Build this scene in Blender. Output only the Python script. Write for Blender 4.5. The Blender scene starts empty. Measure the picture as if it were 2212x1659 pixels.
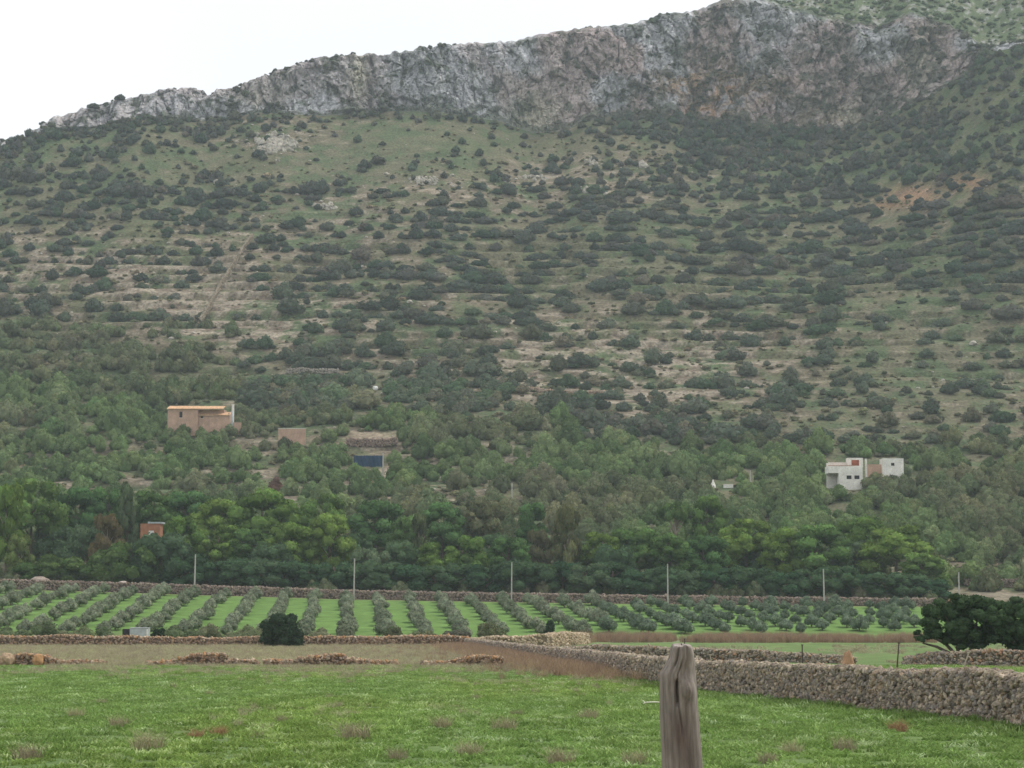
import bpy, math, random
import numpy as np
from math import radians, sin, cos, tan, atan, pi

# ------------------------------------------------------------------ camera, sky, sun, exposure
scene = bpy.context.scene
F = 4128.0                       # focal length in units of a picture 2212 wide
W0, H0 = 2212.0, 1659.0
HOR = 1240.0
CAMZ = 4.0
PITCH = atan((HOR - H0/2)/F)
cam_d = bpy.data.cameras.new("camera")
cam = bpy.data.objects.new("camera", cam_d)
scene.collection.objects.link(cam)
cam.location = (0, 0, CAMZ)
cam.rotation_euler = (pi/2 + PITCH, 0, 0)
cam_d.sensor_width = 36.0
cam_d.lens = 36.0*F/W0
cam_d.clip_start = 0.1
cam_d.clip_end = 8000
scene.camera = cam

SUN_EL, SUN_AZ = radians(54), radians(55)      # azimuth from +Y (view direction) towards +X
world = bpy.data.worlds.new("World")
scene.world = world
world.use_nodes = True
wn = world.node_tree.nodes; wl = world.node_tree.links
wn.clear()
sky = wn.new('ShaderNodeTexSky'); sky.sky_type = 'NISHITA'; sky.sun_disc = False
sky.sun_elevation = SUN_EL; sky.sun_rotation = SUN_AZ
sky.air_density = 1.0; sky.dust_density = 3.0
mul = wn.new('ShaderNodeMix'); mul.data_type = 'RGBA'; mul.blend_type = 'MULTIPLY'
mul.inputs[0].default_value = 1.0
wl.new(sky.outputs[0], mul.inputs[6]); mul.inputs[7].default_value = (0.10, 0.10, 0.10, 1)
tc = wn.new('ShaderNodeTexCoord')
nz = wn.new('ShaderNodeTexNoise'); nz.inputs['Scale'].default_value = 3.0; nz.inputs['Detail'].default_value = 4
wl.new(tc.outputs['Generated'], nz.inputs['Vector'])
cr = wn.new('ShaderNodeValToRGB')
cr.color_ramp.elements[0].position = 0.3; cr.color_ramp.elements[0].color = (1.02, 1.05, 1.09, 1)
cr.color_ramp.elements[1].position = 0.7; cr.color_ramp.elements[1].color = (1.2, 1.2, 1.2, 1)
wl.new(nz.outputs['Fac'], cr.inputs[0])
mixs = wn.new('ShaderNodeMix'); mixs.data_type = 'RGBA'; mixs.inputs[0].default_value = 0.88   # high cloud deck over blue sky
wl.new(mul.outputs[2], mixs.inputs[6]); wl.new(cr.outputs[0], mixs.inputs[7])
bg = wn.new('ShaderNodeBackground'); bg.inputs[1].default_value = 0.70
wl.new(mixs.outputs[2], bg.inputs[0])
wo = wn.new('ShaderNodeOutputWorld'); wl.new(bg.outputs[0], wo.inputs[0])

sd = bpy.data.lights.new("sun", 'SUN'); sd.energy = 1.5; sd.angle = radians(10); sd.color = (1.0, 0.94, 0.84)
so = bpy.data.objects.new("sun", sd); scene.collection.objects.link(so)
so.rotation_euler = (pi/2 - SUN_EL, 0, pi - SUN_AZ)
so.location = (0, 0, 500)

scene.view_settings.view_transform = 'Standard'
scene.view_settings.look = 'None'
scene.view_settings.exposure = 0.62
scene.view_settings.gamma = 1.0
scene.render.engine = 'CYCLES'
scene.cycles.volume_bounces = 1

COL = scene.collection
rng = np.random.default_rng(7)
random.seed(7)

# ------------------------------------------------------------------ helpers
def ray(px, py):
    """picture position -> (x/y, z/y) slopes of the sight line in the world"""
    a = (np.asarray(px, float) - W0/2)/F; b = (H0/2 - np.asarray(py, float))/F
    y = cos(PITCH) - b*sin(PITCH); z = sin(PITCH) + b*cos(PITCH)
    return a/y, z/y
def proj(x, y, z):
    """world -> picture (used only to decide what grows where and what is in view)"""
    zz = z - CAMZ
    yy = y*cos(PITCH) + zz*sin(PITCH); up = -y*sin(PITCH) + zz*cos(PITCH)
    return W0/2 + F*x/yy, H0/2 - F*up/yy
def hash3(ix, iy, iz, seed):
    h = (ix.astype(np.int64)*374761393 + iy.astype(np.int64)*668265263 + iz.astype(np.int64)*2147483647 + seed*1274126177) & 0xFFFFFFFF
    h = ((h ^ (h >> 13))*1274126177) & 0xFFFFFFFF
    h = ((h ^ (h >> 16))*2246822519) & 0xFFFFFFFF
    return ((h ^ (h >> 15)) & 0xFFFFFF)/float(0xFFFFFF)
def vnoise(x, y, z=None, seed=0):
    x = np.asarray(x, float); y = np.asarray(y, float)
    if z is None:
        z = np.zeros(np.broadcast(x, y).shape)
    x, y, z = np.broadcast_arrays(x, y, np.asarray(z, float))
    xi = np.floor(x); yi = np.floor(y); zi = np.floor(z)
    fx = x-xi; fy = y-yi; fz = z-zi
    fx = fx*fx*(3-2*fx); fy = fy*fy*(3-2*fy); fz = fz*fz*(3-2*fz)
    r = 0
    for dx in (0, 1):
        wx = fx if dx else 1-fx
        for dy in (0, 1):
            wy = fy if dy else 1-fy
            for dz in (0, 1):
                wz = fz if dz else 1-fz
                r = r + wx*wy*wz*hash3(xi+dx, yi+dy, zi+dz, seed)
    return r
def fbm(x, y, z=None, seed=0, octv=4, gain=0.5):
    s = 0; a = 1; t = 0
    x = np.asarray(x, float); y = np.asarray(y, float)
    for o in range(octv):
        s = s + a*vnoise(x*2**o + 17.3*o, y*2**o - 9.1*o, None if z is None else z*2**o, seed+o*13)
        t += a; a *= gain
    return s/t
def cells(x, y, seed=0):
    """value of the nearest random cell and the distance to its border"""
    x = np.asarray(x, float); y = np.asarray(y, float); xi = np.floor(x); yi = np.floor(y)
    d1 = np.full(x.shape, 9.0); d2 = np.full(x.shape, 9.0); val = np.zeros(x.shape); z0 = np.zeros(x.shape)
    for i in (-1, 0, 1):
        for j in (-1, 0, 1):
            cx = xi+i; cy = yi+j
            dx = cx+hash3(cx, cy, z0, seed)-x; dy = cy+hash3(cx, cy, z0, seed+1)-y
            dd = np.sqrt(dx*dx+dy*dy); v = hash3(cx, cy, z0, seed+2)
            near = dd < d1
            d2 = np.where(near, d1, np.minimum(d2, dd)); val = np.where(near, v, val); d1 = np.where(near, dd, d1)
    return val, d2-d1
def sstep(x, a, b):
    t = np.clip((x-a)/(b-a), 0, 1)
    return t*t*(3-2*t)

def tag(o, label=None, cat=None, group=None, kind=None):
    if label: o['label'] = label
    if cat: o['category'] = cat
    if group: o['group'] = group
    if kind: o['kind'] = kind
    return o
def make_mesh(name, verts, faces, mat=None, col=None, smooth=False):
    """verts (N,3); faces (M,k) array or list of such arrays; col (N,3) point colour"""
    me = bpy.data.meshes.new(name)
    verts = np.asarray(verts, np.float32)
    fl = faces if isinstance(faces, list) else [faces]
    fl = [np.asarray(f, np.int32) for f in fl if len(f)]
    me.vertices.add(len(verts)); me.vertices.foreach_set('co', verts.ravel())
    nl = sum(f.size for f in fl); nf = sum(len(f) for f in fl)
    me.loops.add(nl); me.loops.foreach_set('vertex_index', np.concatenate([f.ravel() for f in fl]))
    me.polygons.add(nf)
    tot = np.concatenate([np.full(len(f), f.shape[1], np.int32) for f in fl])
    st = np.concatenate([[0], np.cumsum(tot)[:-1]]).astype(np.int32)
    me.polygons.foreach_set('loop_start', st)
    try: me.polygons.foreach_set('loop_total', tot)
    except Exception: pass
    me.polygons.foreach_set('use_smooth', np.full(nf, smooth))
    if col is not None:
        c = np.ones((len(verts), 4), np.float32); c[:, :3] = col
        at = me.color_attributes.new('Col', 'FLOAT_COLOR', 'POINT')
        at.data.foreach_set('color', c.ravel())
    me.update(calc_edges=True)
    me.validate()
    if mat: me.materials.append(mat)
    return me
def link(name, me, parent=None, loc=None):
    o = bpy.data.objects.new(name, me); COL.objects.link(o)
    if parent: o.parent = parent
    if loc is not None: o.location = loc
    return o
def empty(name, loc, rz=0.0):
    o = bpy.data.objects.new(name, None); COL.objects.link(o)
    o.location = loc; o.rotation_euler = (0, 0, rz); o.empty_display_size = 0.5
    return o
def grid_faces(nr, nc):
    i = np.arange(nr-1)[:, None]*nc + np.arange(nc-1)[None, :]
    i = i.ravel()
    return np.stack([i, i+1, i+nc+1, i+nc], 1)
class MB:
    """collects boxes, tubes, loose polygons into one mesh"""
    def __init__(s): s.v = []; s.q = []; s.t = []; s.n = 0
    def add(s, v, q=(), t=()):
        v = np.asarray(v, float).reshape(-1, 3)
        s.v.append(v)
        if len(q): s.q.append(np.asarray(q)+s.n)
        if len(t): s.t.append(np.asarray(t)+s.n)
        s.n += len(v)
    def box(s, x0, x1, y0, y1, z0, z1, rz=0, c=(0, 0), bev=0):
        v = np.array([[x, y, z] for z in (z0, z1) for x, y in ((x0, y0), (x1, y0), (x1, y1), (x0, y1))], float)
        if rz:
            X = v[:, 0]-c[0]; Y = v[:, 1]-c[1]
            v[:, 0] = c[0]+X*cos(rz)-Y*sin(rz); v[:, 1] = c[1]+X*sin(rz)+Y*cos(rz)
        s.add(v, [[0, 3, 2, 1], [4, 5, 6, 7], [0, 1, 5, 4], [1, 2, 6, 5], [2, 3, 7, 6], [3, 0, 4, 7]])
    def tube(s, pts, rad, n=8, jit=0):
        pts = np.asarray(pts, float); rad = np.asarray(rad, float)*np.ones(len(pts))
        rings = []
        for i, p in enumerate(pts):
            d = pts[min(i+1, len(pts)-1)] - pts[max(i-1, 0)]; d = d/(np.linalg.norm(d)+1e-9)
            a = np.cross(d, [0.3, 1, 0.1] if abs(d[1]) < .9 else [1, 0, 0]); a /= np.linalg.norm(a); b = np.cross(d, a)
            an = np.arange(n)*2*pi/n
            rr = rad[i]*(1+jit*(np.sin(an*3+i)*.5))
            rings.append(p + (np.cos(an)*rr)[:, None]*a + (np.sin(an)*rr)[:, None]*b)
        v = np.concatenate(rings + [pts[:1], pts[-1:]])
        q = []; m = len(pts)
        for i in range(m-1):
            for k in range(n):
                q.append([i*n+k, i*n+(k+1) % n, (i+1)*n+(k+1) % n, (i+1)*n+k])
        t = [[m*n, (k+1) % n, k] for k in range(n)] + [[m*n+1, (m-1)*n+k, (m-1)*n+(k+1) % n] for k in range(n)]
        s.add(v, q, t)
    def build(s, name, mat, parent=None, smooth=False, loc=None):
        fl = []
        if s.q: fl.append(np.concatenate(s.q))
        if s.t: fl.append(np.concatenate(s.t))
        me = make_mesh(name, np.concatenate(s.v), fl, mat, smooth=smooth)
        return link(name, me, parent, loc)

def ico(level=0):
    p = (1+5**.5)/2
    v = [(-1, p, 0), (1, p, 0), (-1, -p, 0), (1, -p, 0), (0, -1, p), (0, 1, p), (0, -1, -p), (0, 1, -p), (p, 0, -1), (p, 0, 1), (-p, 0, -1), (-p, 0, 1)]
    v = [np.array(a)/np.linalg.norm(a) for a in v]
    f = [(0, 11, 5), (0, 5, 1), (0, 1, 7), (0, 7, 10), (0, 10, 11), (1, 5, 9), (5, 11, 4), (11, 10, 2), (10, 7, 6), (7, 1, 8),
         (3, 9, 4), (3, 4, 2), (3, 2, 6), (3, 6, 8), (3, 8, 9), (4, 9, 5), (2, 4, 11), (6, 2, 10), (8, 6, 7), (9, 8, 1)]
    for _ in range(level):
        c = {}; nf = []
        def mid(a, b):
            k = (min(a, b), max(a, b))
            if k not in c:
                m = v[a]+v[b]; v.append(m/np.linalg.norm(m)); c[k] = len(v)-1
            return c[k]
        for a, b, d in f:
            ab, bd, da = mid(a, b), mid(b, d), mid(d, a)
            nf += [(a, ab, da), (b, bd, ab), (d, da, bd), (ab, bd, da)]
        f = nf
    return np.array(v), np.array(f)
ICO = [ico(0), ico(1), ico(2), ico(3)]
def randrot(n, g):
    q = g.normal(size=(n, 4)); q /= np.linalg.norm(q, axis=1)[:, None]
    w, x, y, z = q.T
    return np.stack([np.stack([1-2*(y*y+z*z), 2*(x*y-z*w), 2*(x*z+y*w)], 1),
                     np.stack([2*(x*y+z*w), 1-2*(x*x+z*z), 2*(y*z-x*w)], 1),
                     np.stack([2*(x*z-y*w), 2*(y*z+x*w), 1-2*(x*x+y*y)], 1)], 1)
def merge_rocks(pos, scl, g, level=0, jit=0.25, rot=None):
    bv, bf = ICO[level]; n = len(pos)
    v = bv[None]*(1+jit*(g.random((n, len(bv), 1))-.5)*2)
    v = v*scl[:, None, :]
    R = randrot(n, g) if rot is None else rot
    v = np.einsum('nij,nkj->nki', R, v) + pos[:, None, :]
    f = bf[None] + (np.arange(n)*len(bv))[:, None, None]
    return v.reshape(-1, 3), f.reshape(-1, 3)

# ------------------------------------------------------------------ materials
def new_mat(name):
    m = bpy.data.materials.new(name); m.use_nodes = True
    nt = m.node_tree; nt.nodes.clear()
    return m, nt, nt.nodes, nt.links
def mixc(N, L, fac, a, b, blend='MIX'):
    m = N.new('ShaderNodeMix'); m.data_type = 'RGBA'; m.blend_type = blend
    for sock, val in ((m.inputs[0], fac), (m.inputs[6], a), (m.inputs[7], b)):
        if hasattr(val, 'links') or isinstance(val, bpy.types.NodeSocket): L.new(val, sock)
        else: sock.default_value = val if not isinstance(val, tuple) or len(val) == 4 else (*val, 1)
    return m.outputs[2]
def noise_node(N, L, scale, detail=4, vec=None, rough=0.55):
    n = N.new('ShaderNodeTexNoise'); n.inputs['Scale'].default_value = scale
    n.inputs['Detail'].default_value = detail; n.inputs['Roughness'].default_value = rough
    if vec is not None: L.new(vec, n.inputs['Vector'])
    return n.outputs['Fac']
def ramp(N, L, fac, stops):
    r = N.new('ShaderNodeValToRGB'); e = r.color_ramp.elements
    e[0].position, e[0].color = stops[0][0], (*stops[0][1], 1)
    e[1].position, e[1].color = stops[-1][0], (*stops[-1][1], 1)
    for p, c in stops[1:-1]:
        x = e.new(p); x.color = (*c, 1)
    L.new(fac, r.inputs[0]); return r.outputs[0]
def rampg(N, L, fac, stops): return ramp(N, L, fac, [(p, (v, v, v)) for p, v in stops])
def surface_mat(name, base=None, noises=((1.0, 0.7, 1.3),), bump=0.0, bump_scale=2.0, rough=0.95, attr=True, bump_dist=1.0, stretch=None):
    """colour = point colour (or base) times several noise layers in object space"""
    m, nt, N, L = new_mat(name)
    tcn = N.new('ShaderNodeTexCoord'); vec = tcn.outputs['Object']
    if stretch:
        mp = N.new('ShaderNodeMapping'); mp.inputs['Scale'].default_value = stretch; L.new(vec, mp.inputs[0]); vec = mp.outputs[0]
    if attr:
        a = N.new('ShaderNodeAttribute'); a.attribute_name = 'Col'; c = a.outputs['Color']
        if base: c = mixc(N, L, 1.0, c, base, 'MULTIPLY')
    else:
        rg = N.new('ShaderNodeRGB'); rg.outputs[0].default_value = (*base, 1); c = rg.outputs[0]
    for sc, lo, hi in noises:
        c = mixc(N, L, 1.0, c, rampg(N, L, noise_node(N, L, sc, 5, vec), [(0.3, lo), (0.7, hi)]), 'MULTIPLY')
    b = N.new('ShaderNodeBsdfPrincipled'); L.new(c, b.inputs['Base Color'])
    b.inputs['Roughness'].default_value = rough; b.inputs['Specular IOR Level'].default_value = 0.15
    if bump:
        bp = N.new('ShaderNodeBump'); bp.inputs['Strength'].default_value = bump; bp.inputs['Distance'].default_value = bump_dist
        L.new(noise_node(N, L, bump_scale, 6, vec, 0.65), bp.inputs['Height']); L.new(bp.outputs[0], b.inputs['Normal'])
    o = N.new('ShaderNodeOutputMaterial'); L.new(b.outputs[0], o.inputs[0])
    return m
def leaf_mat(name, stops, transl=0.25, use_tint=False, rough=0.7):
    """stops: colours picked by the object's random value; Col attribute varies leaf clumps"""
    m, nt, N, L = new_mat(name)
    oi = N.new('ShaderNodeObjectInfo')
    c = ramp(N, L, oi.outputs['Random'], stops)
    if use_tint:
        t = N.new('ShaderNodeAttribute'); t.attribute_type = 'INSTANCER'; t.attribute_name = 'tint'
        c = mixc(N, L, 1.0, c, t.outputs['Color'], 'MULTIPLY')
    a = N.new('ShaderNodeAttribute'); a.attribute_name = 'Col'
    c = mixc(N, L, 1.0, c, a.outputs['Color'], 'MULTIPLY')
    d = N.new('ShaderNodeBsdfDiffuse'); L.new(c, d.inputs[0])
    tr = N.new('ShaderNodeBsdfTranslucent'); L.new(c, tr.inputs[0])
    mx = N.new('ShaderNodeMixShader'); mx.inputs[0].default_value = transl
    L.new(d.outputs[0], mx.inputs[1]); L.new(tr.outputs[0], mx.inputs[2])
    o = N.new('ShaderNodeOutputMaterial'); L.new(mx.outputs[0], o.inputs[0])
    return m

M_ground = surface_mat('field_ground', noises=((0.35, 0.75, 1.25), (6.0, 0.7, 1.3)), bump=0.6, bump_scale=5, bump_dist=0.1)
M_hill = surface_mat('hillside_ground', noises=((0.12, 0.8, 1.2), (0.9, 0.55, 1.45)), bump=0.9, bump_scale=0.8, bump_dist=0.9)
M_rock = surface_mat('cliff_rock', noises=((0.15, 0.85, 1.15), (0.7, 0.6, 1.35)), bump=1.0, bump_scale=0.7, bump_dist=1.6)
M_stone = surface_mat('wall_stone', noises=((9.0, 0.65, 1.3), (40.0, 0.8, 1.2)), bump=0.5, bump_scale=25, bump_dist=0.03)
M_bark = surface_mat('bark', (0.13, 0.10, 0.08), noises=((2.0, 0.6, 1.4),), bump=0.5, bump_scale=8, bump_dist=0.05, attr=False)
M_palebark = surface_mat('pale_bark', (0.30, 0.25, 0.20), noises=((2.0, 0.6, 1.4),), bump=0.5, bump_scale=8, bump_dist=0.05, attr=False)
M_scrub = leaf_mat('scrub_leaves', [(0, (0.085, 0.104, 0.076)), (0.35, (0.100, 0.122, 0.086)), (0.7, (0.118, 0.136, 0.094)), (1, (0.140, 0.136, 0.106))], use_tint=True)
M_wild = leaf_mat('wild_olive_leaves', [(0, (0.108, 0.134, 0.072)), (0.4, (0.142, 0.168, 0.090)), (0.75, (0.170, 0.190, 0.102)), (1, (0.200, 0.198, 0.124))], use_tint=True)
M_olive = leaf_mat('olive_leaves', [(0, (0.180, 0.215, 0.140)), (0.5, (0.215, 0.248, 0.165)), (1, (0.245, 0.272, 0.190))], use_tint=True)
M_pine = leaf_mat('pine_needles', [(0, (0.078, 0.138, 0.044)), (0.5, (0.100, 0.168, 0.050)), (1, (0.128, 0.195, 0.056))], use_tint=True)
M_broad = leaf_mat('broad_leaves', [(0, (0.044, 0.088, 0.042)), (0.5, (0.058, 0.108, 0.052)), (1, (0.078, 0.125, 0.066))], use_tint=True)
M_grass = leaf_mat('grass_blades', [(0, (0.130, 0.195, 0.058)), (0.5, (0.175, 0.250, 0.080)), (0.86, (0.230, 0.305, 0.110)), (1, (0.38, 0.44, 0.26))], transl=0.3, use_tint=True)
M_dry = leaf_mat('dry_stalks', [(0, (0.29, 0.235, 0.185)), (0.5, (0.36, 0.295, 0.235)), (1, (0.42, 0.37, 0.26))], transl=0.15, use_tint=True)

# ------------------------------------------------------------------ the lie of the land
PD = np.array([39, 51, 89, 150, 240, 300, 390, 415, 450, 480, 520, 600, 700], float)
PY = np.array([1659, 1572, 1490, 1441, 1397, 1378, 1301, 1283, 1232, 1182, 1110, 992, 815], float)
PZ = CAMZ + PD*ray(W0/2, PY)[1]
PD = np.concatenate([[-80, 7, 17], PD]); PZ = np.concatenate([[2.4, 2.4, -0.05], PZ])
def smooth_interp(d):
    # light smoothing of the control profile
    r = 0
    for o in (-12, -6, 0, 6, 12):
        r = r + np.interp(d + o*np.clip(d/200, 0, 1), PD, PZ)
    return r/5
LATX = np.array([0, 371, 742, 1100, 1500, 1900, 2212], float)
LATY = np.array([1273, 1284, 1295, 1301, 1306, 1310, 1312], float)
LU = ray(LATX, LATY)[0]; LW = (1301-LATY)/F
# cliff foot and cliff top, as seen from the field
BX = [-900, -300, 0, 100, 200, 300, 450, 560, 700, 850, 950, 1080, 1150, 1220, 1260, 1350, 1450, 1500, 1600, 1750, 1850, 1950, 2050, 2110, 2140, 2212, 2500, 3200]
BY = [420, 345, 315, 283, 278, 252, 262, 243, 250, 240, 243, 262, 288, 283, 262, 255, 250, 265, 265, 285, 278, 235, 185, 140, 112, 100, 60, 40]
TX = [-900, -300, 0, 60, 100, 140, 200, 250, 300, 360, 400, 440, 449, 458, 470, 520, 560, 640, 700, 760, 785, 830, 900, 960, 1100, 1200, 1300, 1400, 1440, 1500, 1560, 1640, 1720, 1800, 1900, 1965, 2050, 2105, 2140, 2212, 2500, 3200]
TY = [400, 330, 303, 299, 270, 258, 236, 219, 207, 194, 192, 193, 203, 203, 191, 187, 166, 140, 126, 118, 120, 119, 105, 95, 88, 69, 57, 44, 29, 21, -2, -4, 14, 40, 55, 28, 50, 92, 108, 96, 56, 36]
BU, BW = ray(BX, BY); TU, TW = ray(TX, TY)
DB_U = np.array([-0.5, -0.27, -0.15, 0, 0.12, 0.2, 0.28, 0.5]); DB_D = np.array([880, 940, 985, 1000, 1010, 985, 930, 880.])
def dbase(u): return np.interp(u, DB_U, DB_D) + 14*(fbm(u*30+5, u*0, seed=5, octv=3)-.5)
def terr_phase(x, d, z):
    per = 5.2
    return z/per + 0.7*(fbm(x/55, d/55, seed=21, octv=4)-.5)*2
def ground_z(x, d, terr=True):
    x = np.asarray(x, float); d = np.asarray(d, float)
    s = x/(np.maximum(d, -50)+60)
    u = x/np.maximum(d, 30)
    z = smooth_interp(d)
    lat = np.interp(u, LU, LW)*392
    z = z + lat*sstep(d, 240, 390)*(1-sstep(d, 430, 620))
    # undulation of the fields
    z = z + 0.10*(fbm(x/7, d/7, seed=3, octv=3)-.5)*sstep(d, 20, 40)
    # mountain side
    db = dbase(u)
    zb = CAMZ + db*np.interp(u, BU, BW)
    z7 = np.interp(700, PD, PZ)
    t = np.clip((d-700)/(db-700), 0, 1.0)
    zz = z7 + (zb-z7)*(0.86*t+0.14*t*t)
    z = np.where(d > 700, zz, z)
    amp = 6.0*sstep(d, 440, 620)*(1-sstep(d, db-60, db))
    z = z + amp*(fbm(x/70+3, d/70, seed=11, octv=3)-.5)
    z = z + 1.2*(fbm(x/9, d/9, seed=12, octv=3)-.5)*sstep(d, 470, 560)*(1-sstep(d, db-8, db))
    if terr:
        m = sstep(d, 500, 600)*(1-sstep(d, db-170, db-90))
        m = m*(0.35+0.65*sstep(fbm(x/110, d/110, seed=31, octv=2), .35, .6))
        ph = terr_phase(x, d, z)
        fr = ph-np.floor(ph)
        st = sstep(fr, 0.72, 1.0)
        m = m*sstep(fbm(x/34, z/4.5, seed=32, octv=3), .38, .56)
        z = z + m*0.75*5.2*(st-fr)
    side = sstep(np.abs(s), 0.5, 1.2)
    return z*(1-side) - 13*side
def find_d(px, py, d0=395, d1=1000):
    """horizontal distance at which the sight line through px,py meets the ground"""
    u, w = ray(px, py)
    ds = np.linspace(d0, d1, 2500)
    g = ground_z(u*ds, ds, False) - (CAMZ+w*ds)
    i = np.argmax(g > 0)
    return float(ds[i])
def ground_pt(px, py, d0=395, d1=1000):
    u, w = ray(px, py); d = find_d(px, py, d0, d1)
    return float(u*d), d, float(ground_z(u*d, d))

# columns and rows of the sheet
sc = np.concatenate([-np.array([1.3, 1.1, .95, .8, .68, .58, .52]), np.linspace(-.46, -.31, 60)[:-1], np.linspace(-.31, .31, 560), np.linspace(.31, .46, 60)[1:], [.52, .58, .68, .8, .95, 1.1, 1.3]])
dn = np.concatenate([np.linspace(-55, 0, 8)[:-1], np.linspace(0, 39, 60)[:-1], 39*np.exp(np.linspace(0, math.log(390/39), 330))])
def sheet(sc, rows):
    S, D = np.meshgrid(sc, rows); X = S*(D+60)
    return X, D
X, D = sheet(sc, dn); Z = ground_z(X, D)
PX, PYY = proj(X, np.maximum(D, 5), Z)
def lerp(a, b, t):
    t = np.asarray(t)[..., None]; return np.asarray(a)*(1-t)+np.asarray(b)*t
G_green = np.array([0.120, 0.180, 0.060]); G_deep = np.array([0.065, 0.120, 0.035]); G_yel = np.array([0.135, 0.195, 0.055])
G_dry = np.array([0.235, 0.235, 0.150]); G_soil = np.array([0.20, 0.135, 0.09]); G_bright = np.array([0.115, 0.215, 0.050])
def near_zone(X, D):
    """0..1 amounts of dry grass for the fields nearer than the road wall"""
    n1 = fbm(X/6, D/30, seed=41, octv=4); n2 = fbm(X/1.2, D/6, seed=42, octv=3)
    wallx = np.interp(D, [38, 51, 89, 145, 240], [15.5, 13.7, 8.5, 5.06, -5.6])
    left = X < wallx
    dry = 0.28*sstep(n1*0.6+n2*0.4, 0.50, 0.66) * sstep(D, 36, 60)
    dry = dry + left*0.55*sstep(D, 85, 140)*sstep(n1*.5+n2*.5, 0.38, 0.56)*(1-sstep(D, 240, 246))
    dry = dry*(1-sstep(D, 240, 250))
    strip = left*sstep(D, 148, 156)*(1-sstep(D, 232, 243))
    dry = np.maximum(dry, strip*(0.72+0.25*n2))
    corner = np.exp(-((X-wallx)/9)**2)*sstep(D, 105, 135)*(1-sstep(D, 225, 240))*left
    dry = np.maximum(dry, corner*0.95)
    hedge = (~left)*sstep(D, 262, 272)*(1-sstep(D, 292, 300))
    dry = np.maximum(dry, hedge*(.35+.5*n2))
    soil = 0.0*D
    return np.clip(dry, 0, 1), left, soil, n1, n2
dry, left, soil, n1, n2 = near_zone(X, D)
C = lerp(G_green, G_deep, sstep(n1, .45, .65)*.25)
C = lerp(C, G_yel, sstep(n2, .5, .7)*.5)
C = lerp(C, G_bright, sstep(D, 295, 305)*.8)
C = lerp(C, G_dry, dry)
C = lerp(C, G_soil, np.clip(soil + sstep(D, 386, 391)*.6 + (1-sstep(D, 12, 25))*.5, 0, 1))
V = np.stack([X, D, Z], -1).reshape(-1, 3)
ground = link('ground', make_mesh('ground', V, grid_faces(*X.shape), M_ground, C.reshape(-1, 3), True)); tag(ground, kind='structure')
ground['label'] = 'green and straw coloured farm fields in the foreground'

# how densely bushes stand on the mountainside (columns every 201 px, rows top to bottom of the slope)
CX = np.linspace(0, 2212, 12)
CY = np.array([200, 270, 310, 360, 420, 480, 540, 600, 660, 720, 780, 840, 900, 960, 1020, 1080, 1150, 1240])
COVER = np.array([
 # 0    201   402   603   804  1005  1206  1407  1608  1809  2010  2212
 [.50, .50, .60, .30, .30, .30, .30, .60, .75, .60, .75, .70],  # 200
 [.65, .90, .80, .40, .12, .20, .30, .85, .98, .98, .85, .65],  # 270
 [.65, .85, .45, .22, .05, .18, .12, .70, .99, .98, .80, .60],  # 310
 [.72, .60, .30, .22, .12, .28, .38, .62, .92, .85, .80, .70],  # 360
 [.80, .75, .60, .48, .42, .40, .45, .60, .72, .66, .50, .70],  # 420
 [.85, .80, .72, .55, .62, .60, .66, .66, .70, .55, .45, .88],  # 480
 [.60, .45, .45, .55, .55, .65, .72, .74, .64, .58, .60, .92],  # 540
 [.62, .48, .45, .62, .60, .66, .62, .70, .66, .62, .58, .88],  # 600
 [.72, .62, .52, .50, .52, .60, .60, .60, .60, .58, .52, .62],  # 660
 [.92, .90, .72, .60, .66, .62, .42, .40, .36, .38, .38, .42],  # 720
 [.97, .95, .93, .88, .66, .52, .42, .34, .38, .48, .40, .40],  # 780
 [.98, .97, .95, .90, .82, .62, .52, .42, .48, .46, .32, .34],  # 840
 [.98, .97, .93, .93, .93, .90, .84, .72, .66, .46, .34, .30],  # 900
 [.97, .95, .92, .88, .86, .93, .93, .92, .86, .55, .58, .45],  # 960
 [.80, .75, .85, .85, .80, .85, .93, .95, .92, .93, .95, .92],  # 1020
 [.85, .72, .78, .85, .72, .78, .90, .95, .96, .97, .98, .98],  # 1080
 [.6, .6, .85, .85, .85, .85, .90, .95, .96, .97, .99, .99],    # 1150
 [.3, .3, .6, .7, .7, .7, .7, .7, .7, .8, .75, .80]])           # 1240
#  how stony (pale rubble, bare soil) the ground between them is
STONY = np.array([
 [.3, .3, .4, .6, .5, .5, .5, .3, .2, .2, .1, .1],
 [.1, .1, .2, .5, .25, .25, .4, .2, .2, .2, .1, .05],
 [.1, .15, .3, .6, .08, .08, .15, .3, .2, .2, .1, .05],
 [.2, .2, .2, .25, .15, .35, .6, .55, .3, .1, .1, .1],
 [.2, .2, .2, .35, .6, .7, .65, .5, .2, .15, .6, .2],
 [.3, .3, .4, .5, .5, .4, .3, .2, .2, .3, .5, .3],
 [.6, .75, .65, .6, .5, .3, .2, .15, .2, .3, .2, .2],
 [.7, .8, .8, .6, .5, .4, .3, .3, .3, .3, .2, .2],
 [.6, .6, .8, .8, .6, .5, .5, .4, .5, .3, .3, .3],
 [.3, .3, .8, .8, .6, .55, .7, .8, .7, .4, .3, .4],
 [.2, .2, .3, .4, .55, .6, .85, .9, .7, .35, .3, .4],
 [.2, .2, .2, .3, .4, .6, .8, .8, .6, .4, .3, .4],
 [.2, .2, .3, .4, .4, .5, .6, .7, .6, .3, .3, .4],
 [.3, .3, .4, .5, .6, .4, .4, .4, .4, .3, .2, .5],
 [.4, .6, .5, .5, .8, .7, .4, .3, .3, .3, .2, .2],
 [.5, .6, .6, .6, .7, .6, .4, .3, .3, .2, .2, .2],
 [.5] * 12, [.5] * 12])
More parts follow.
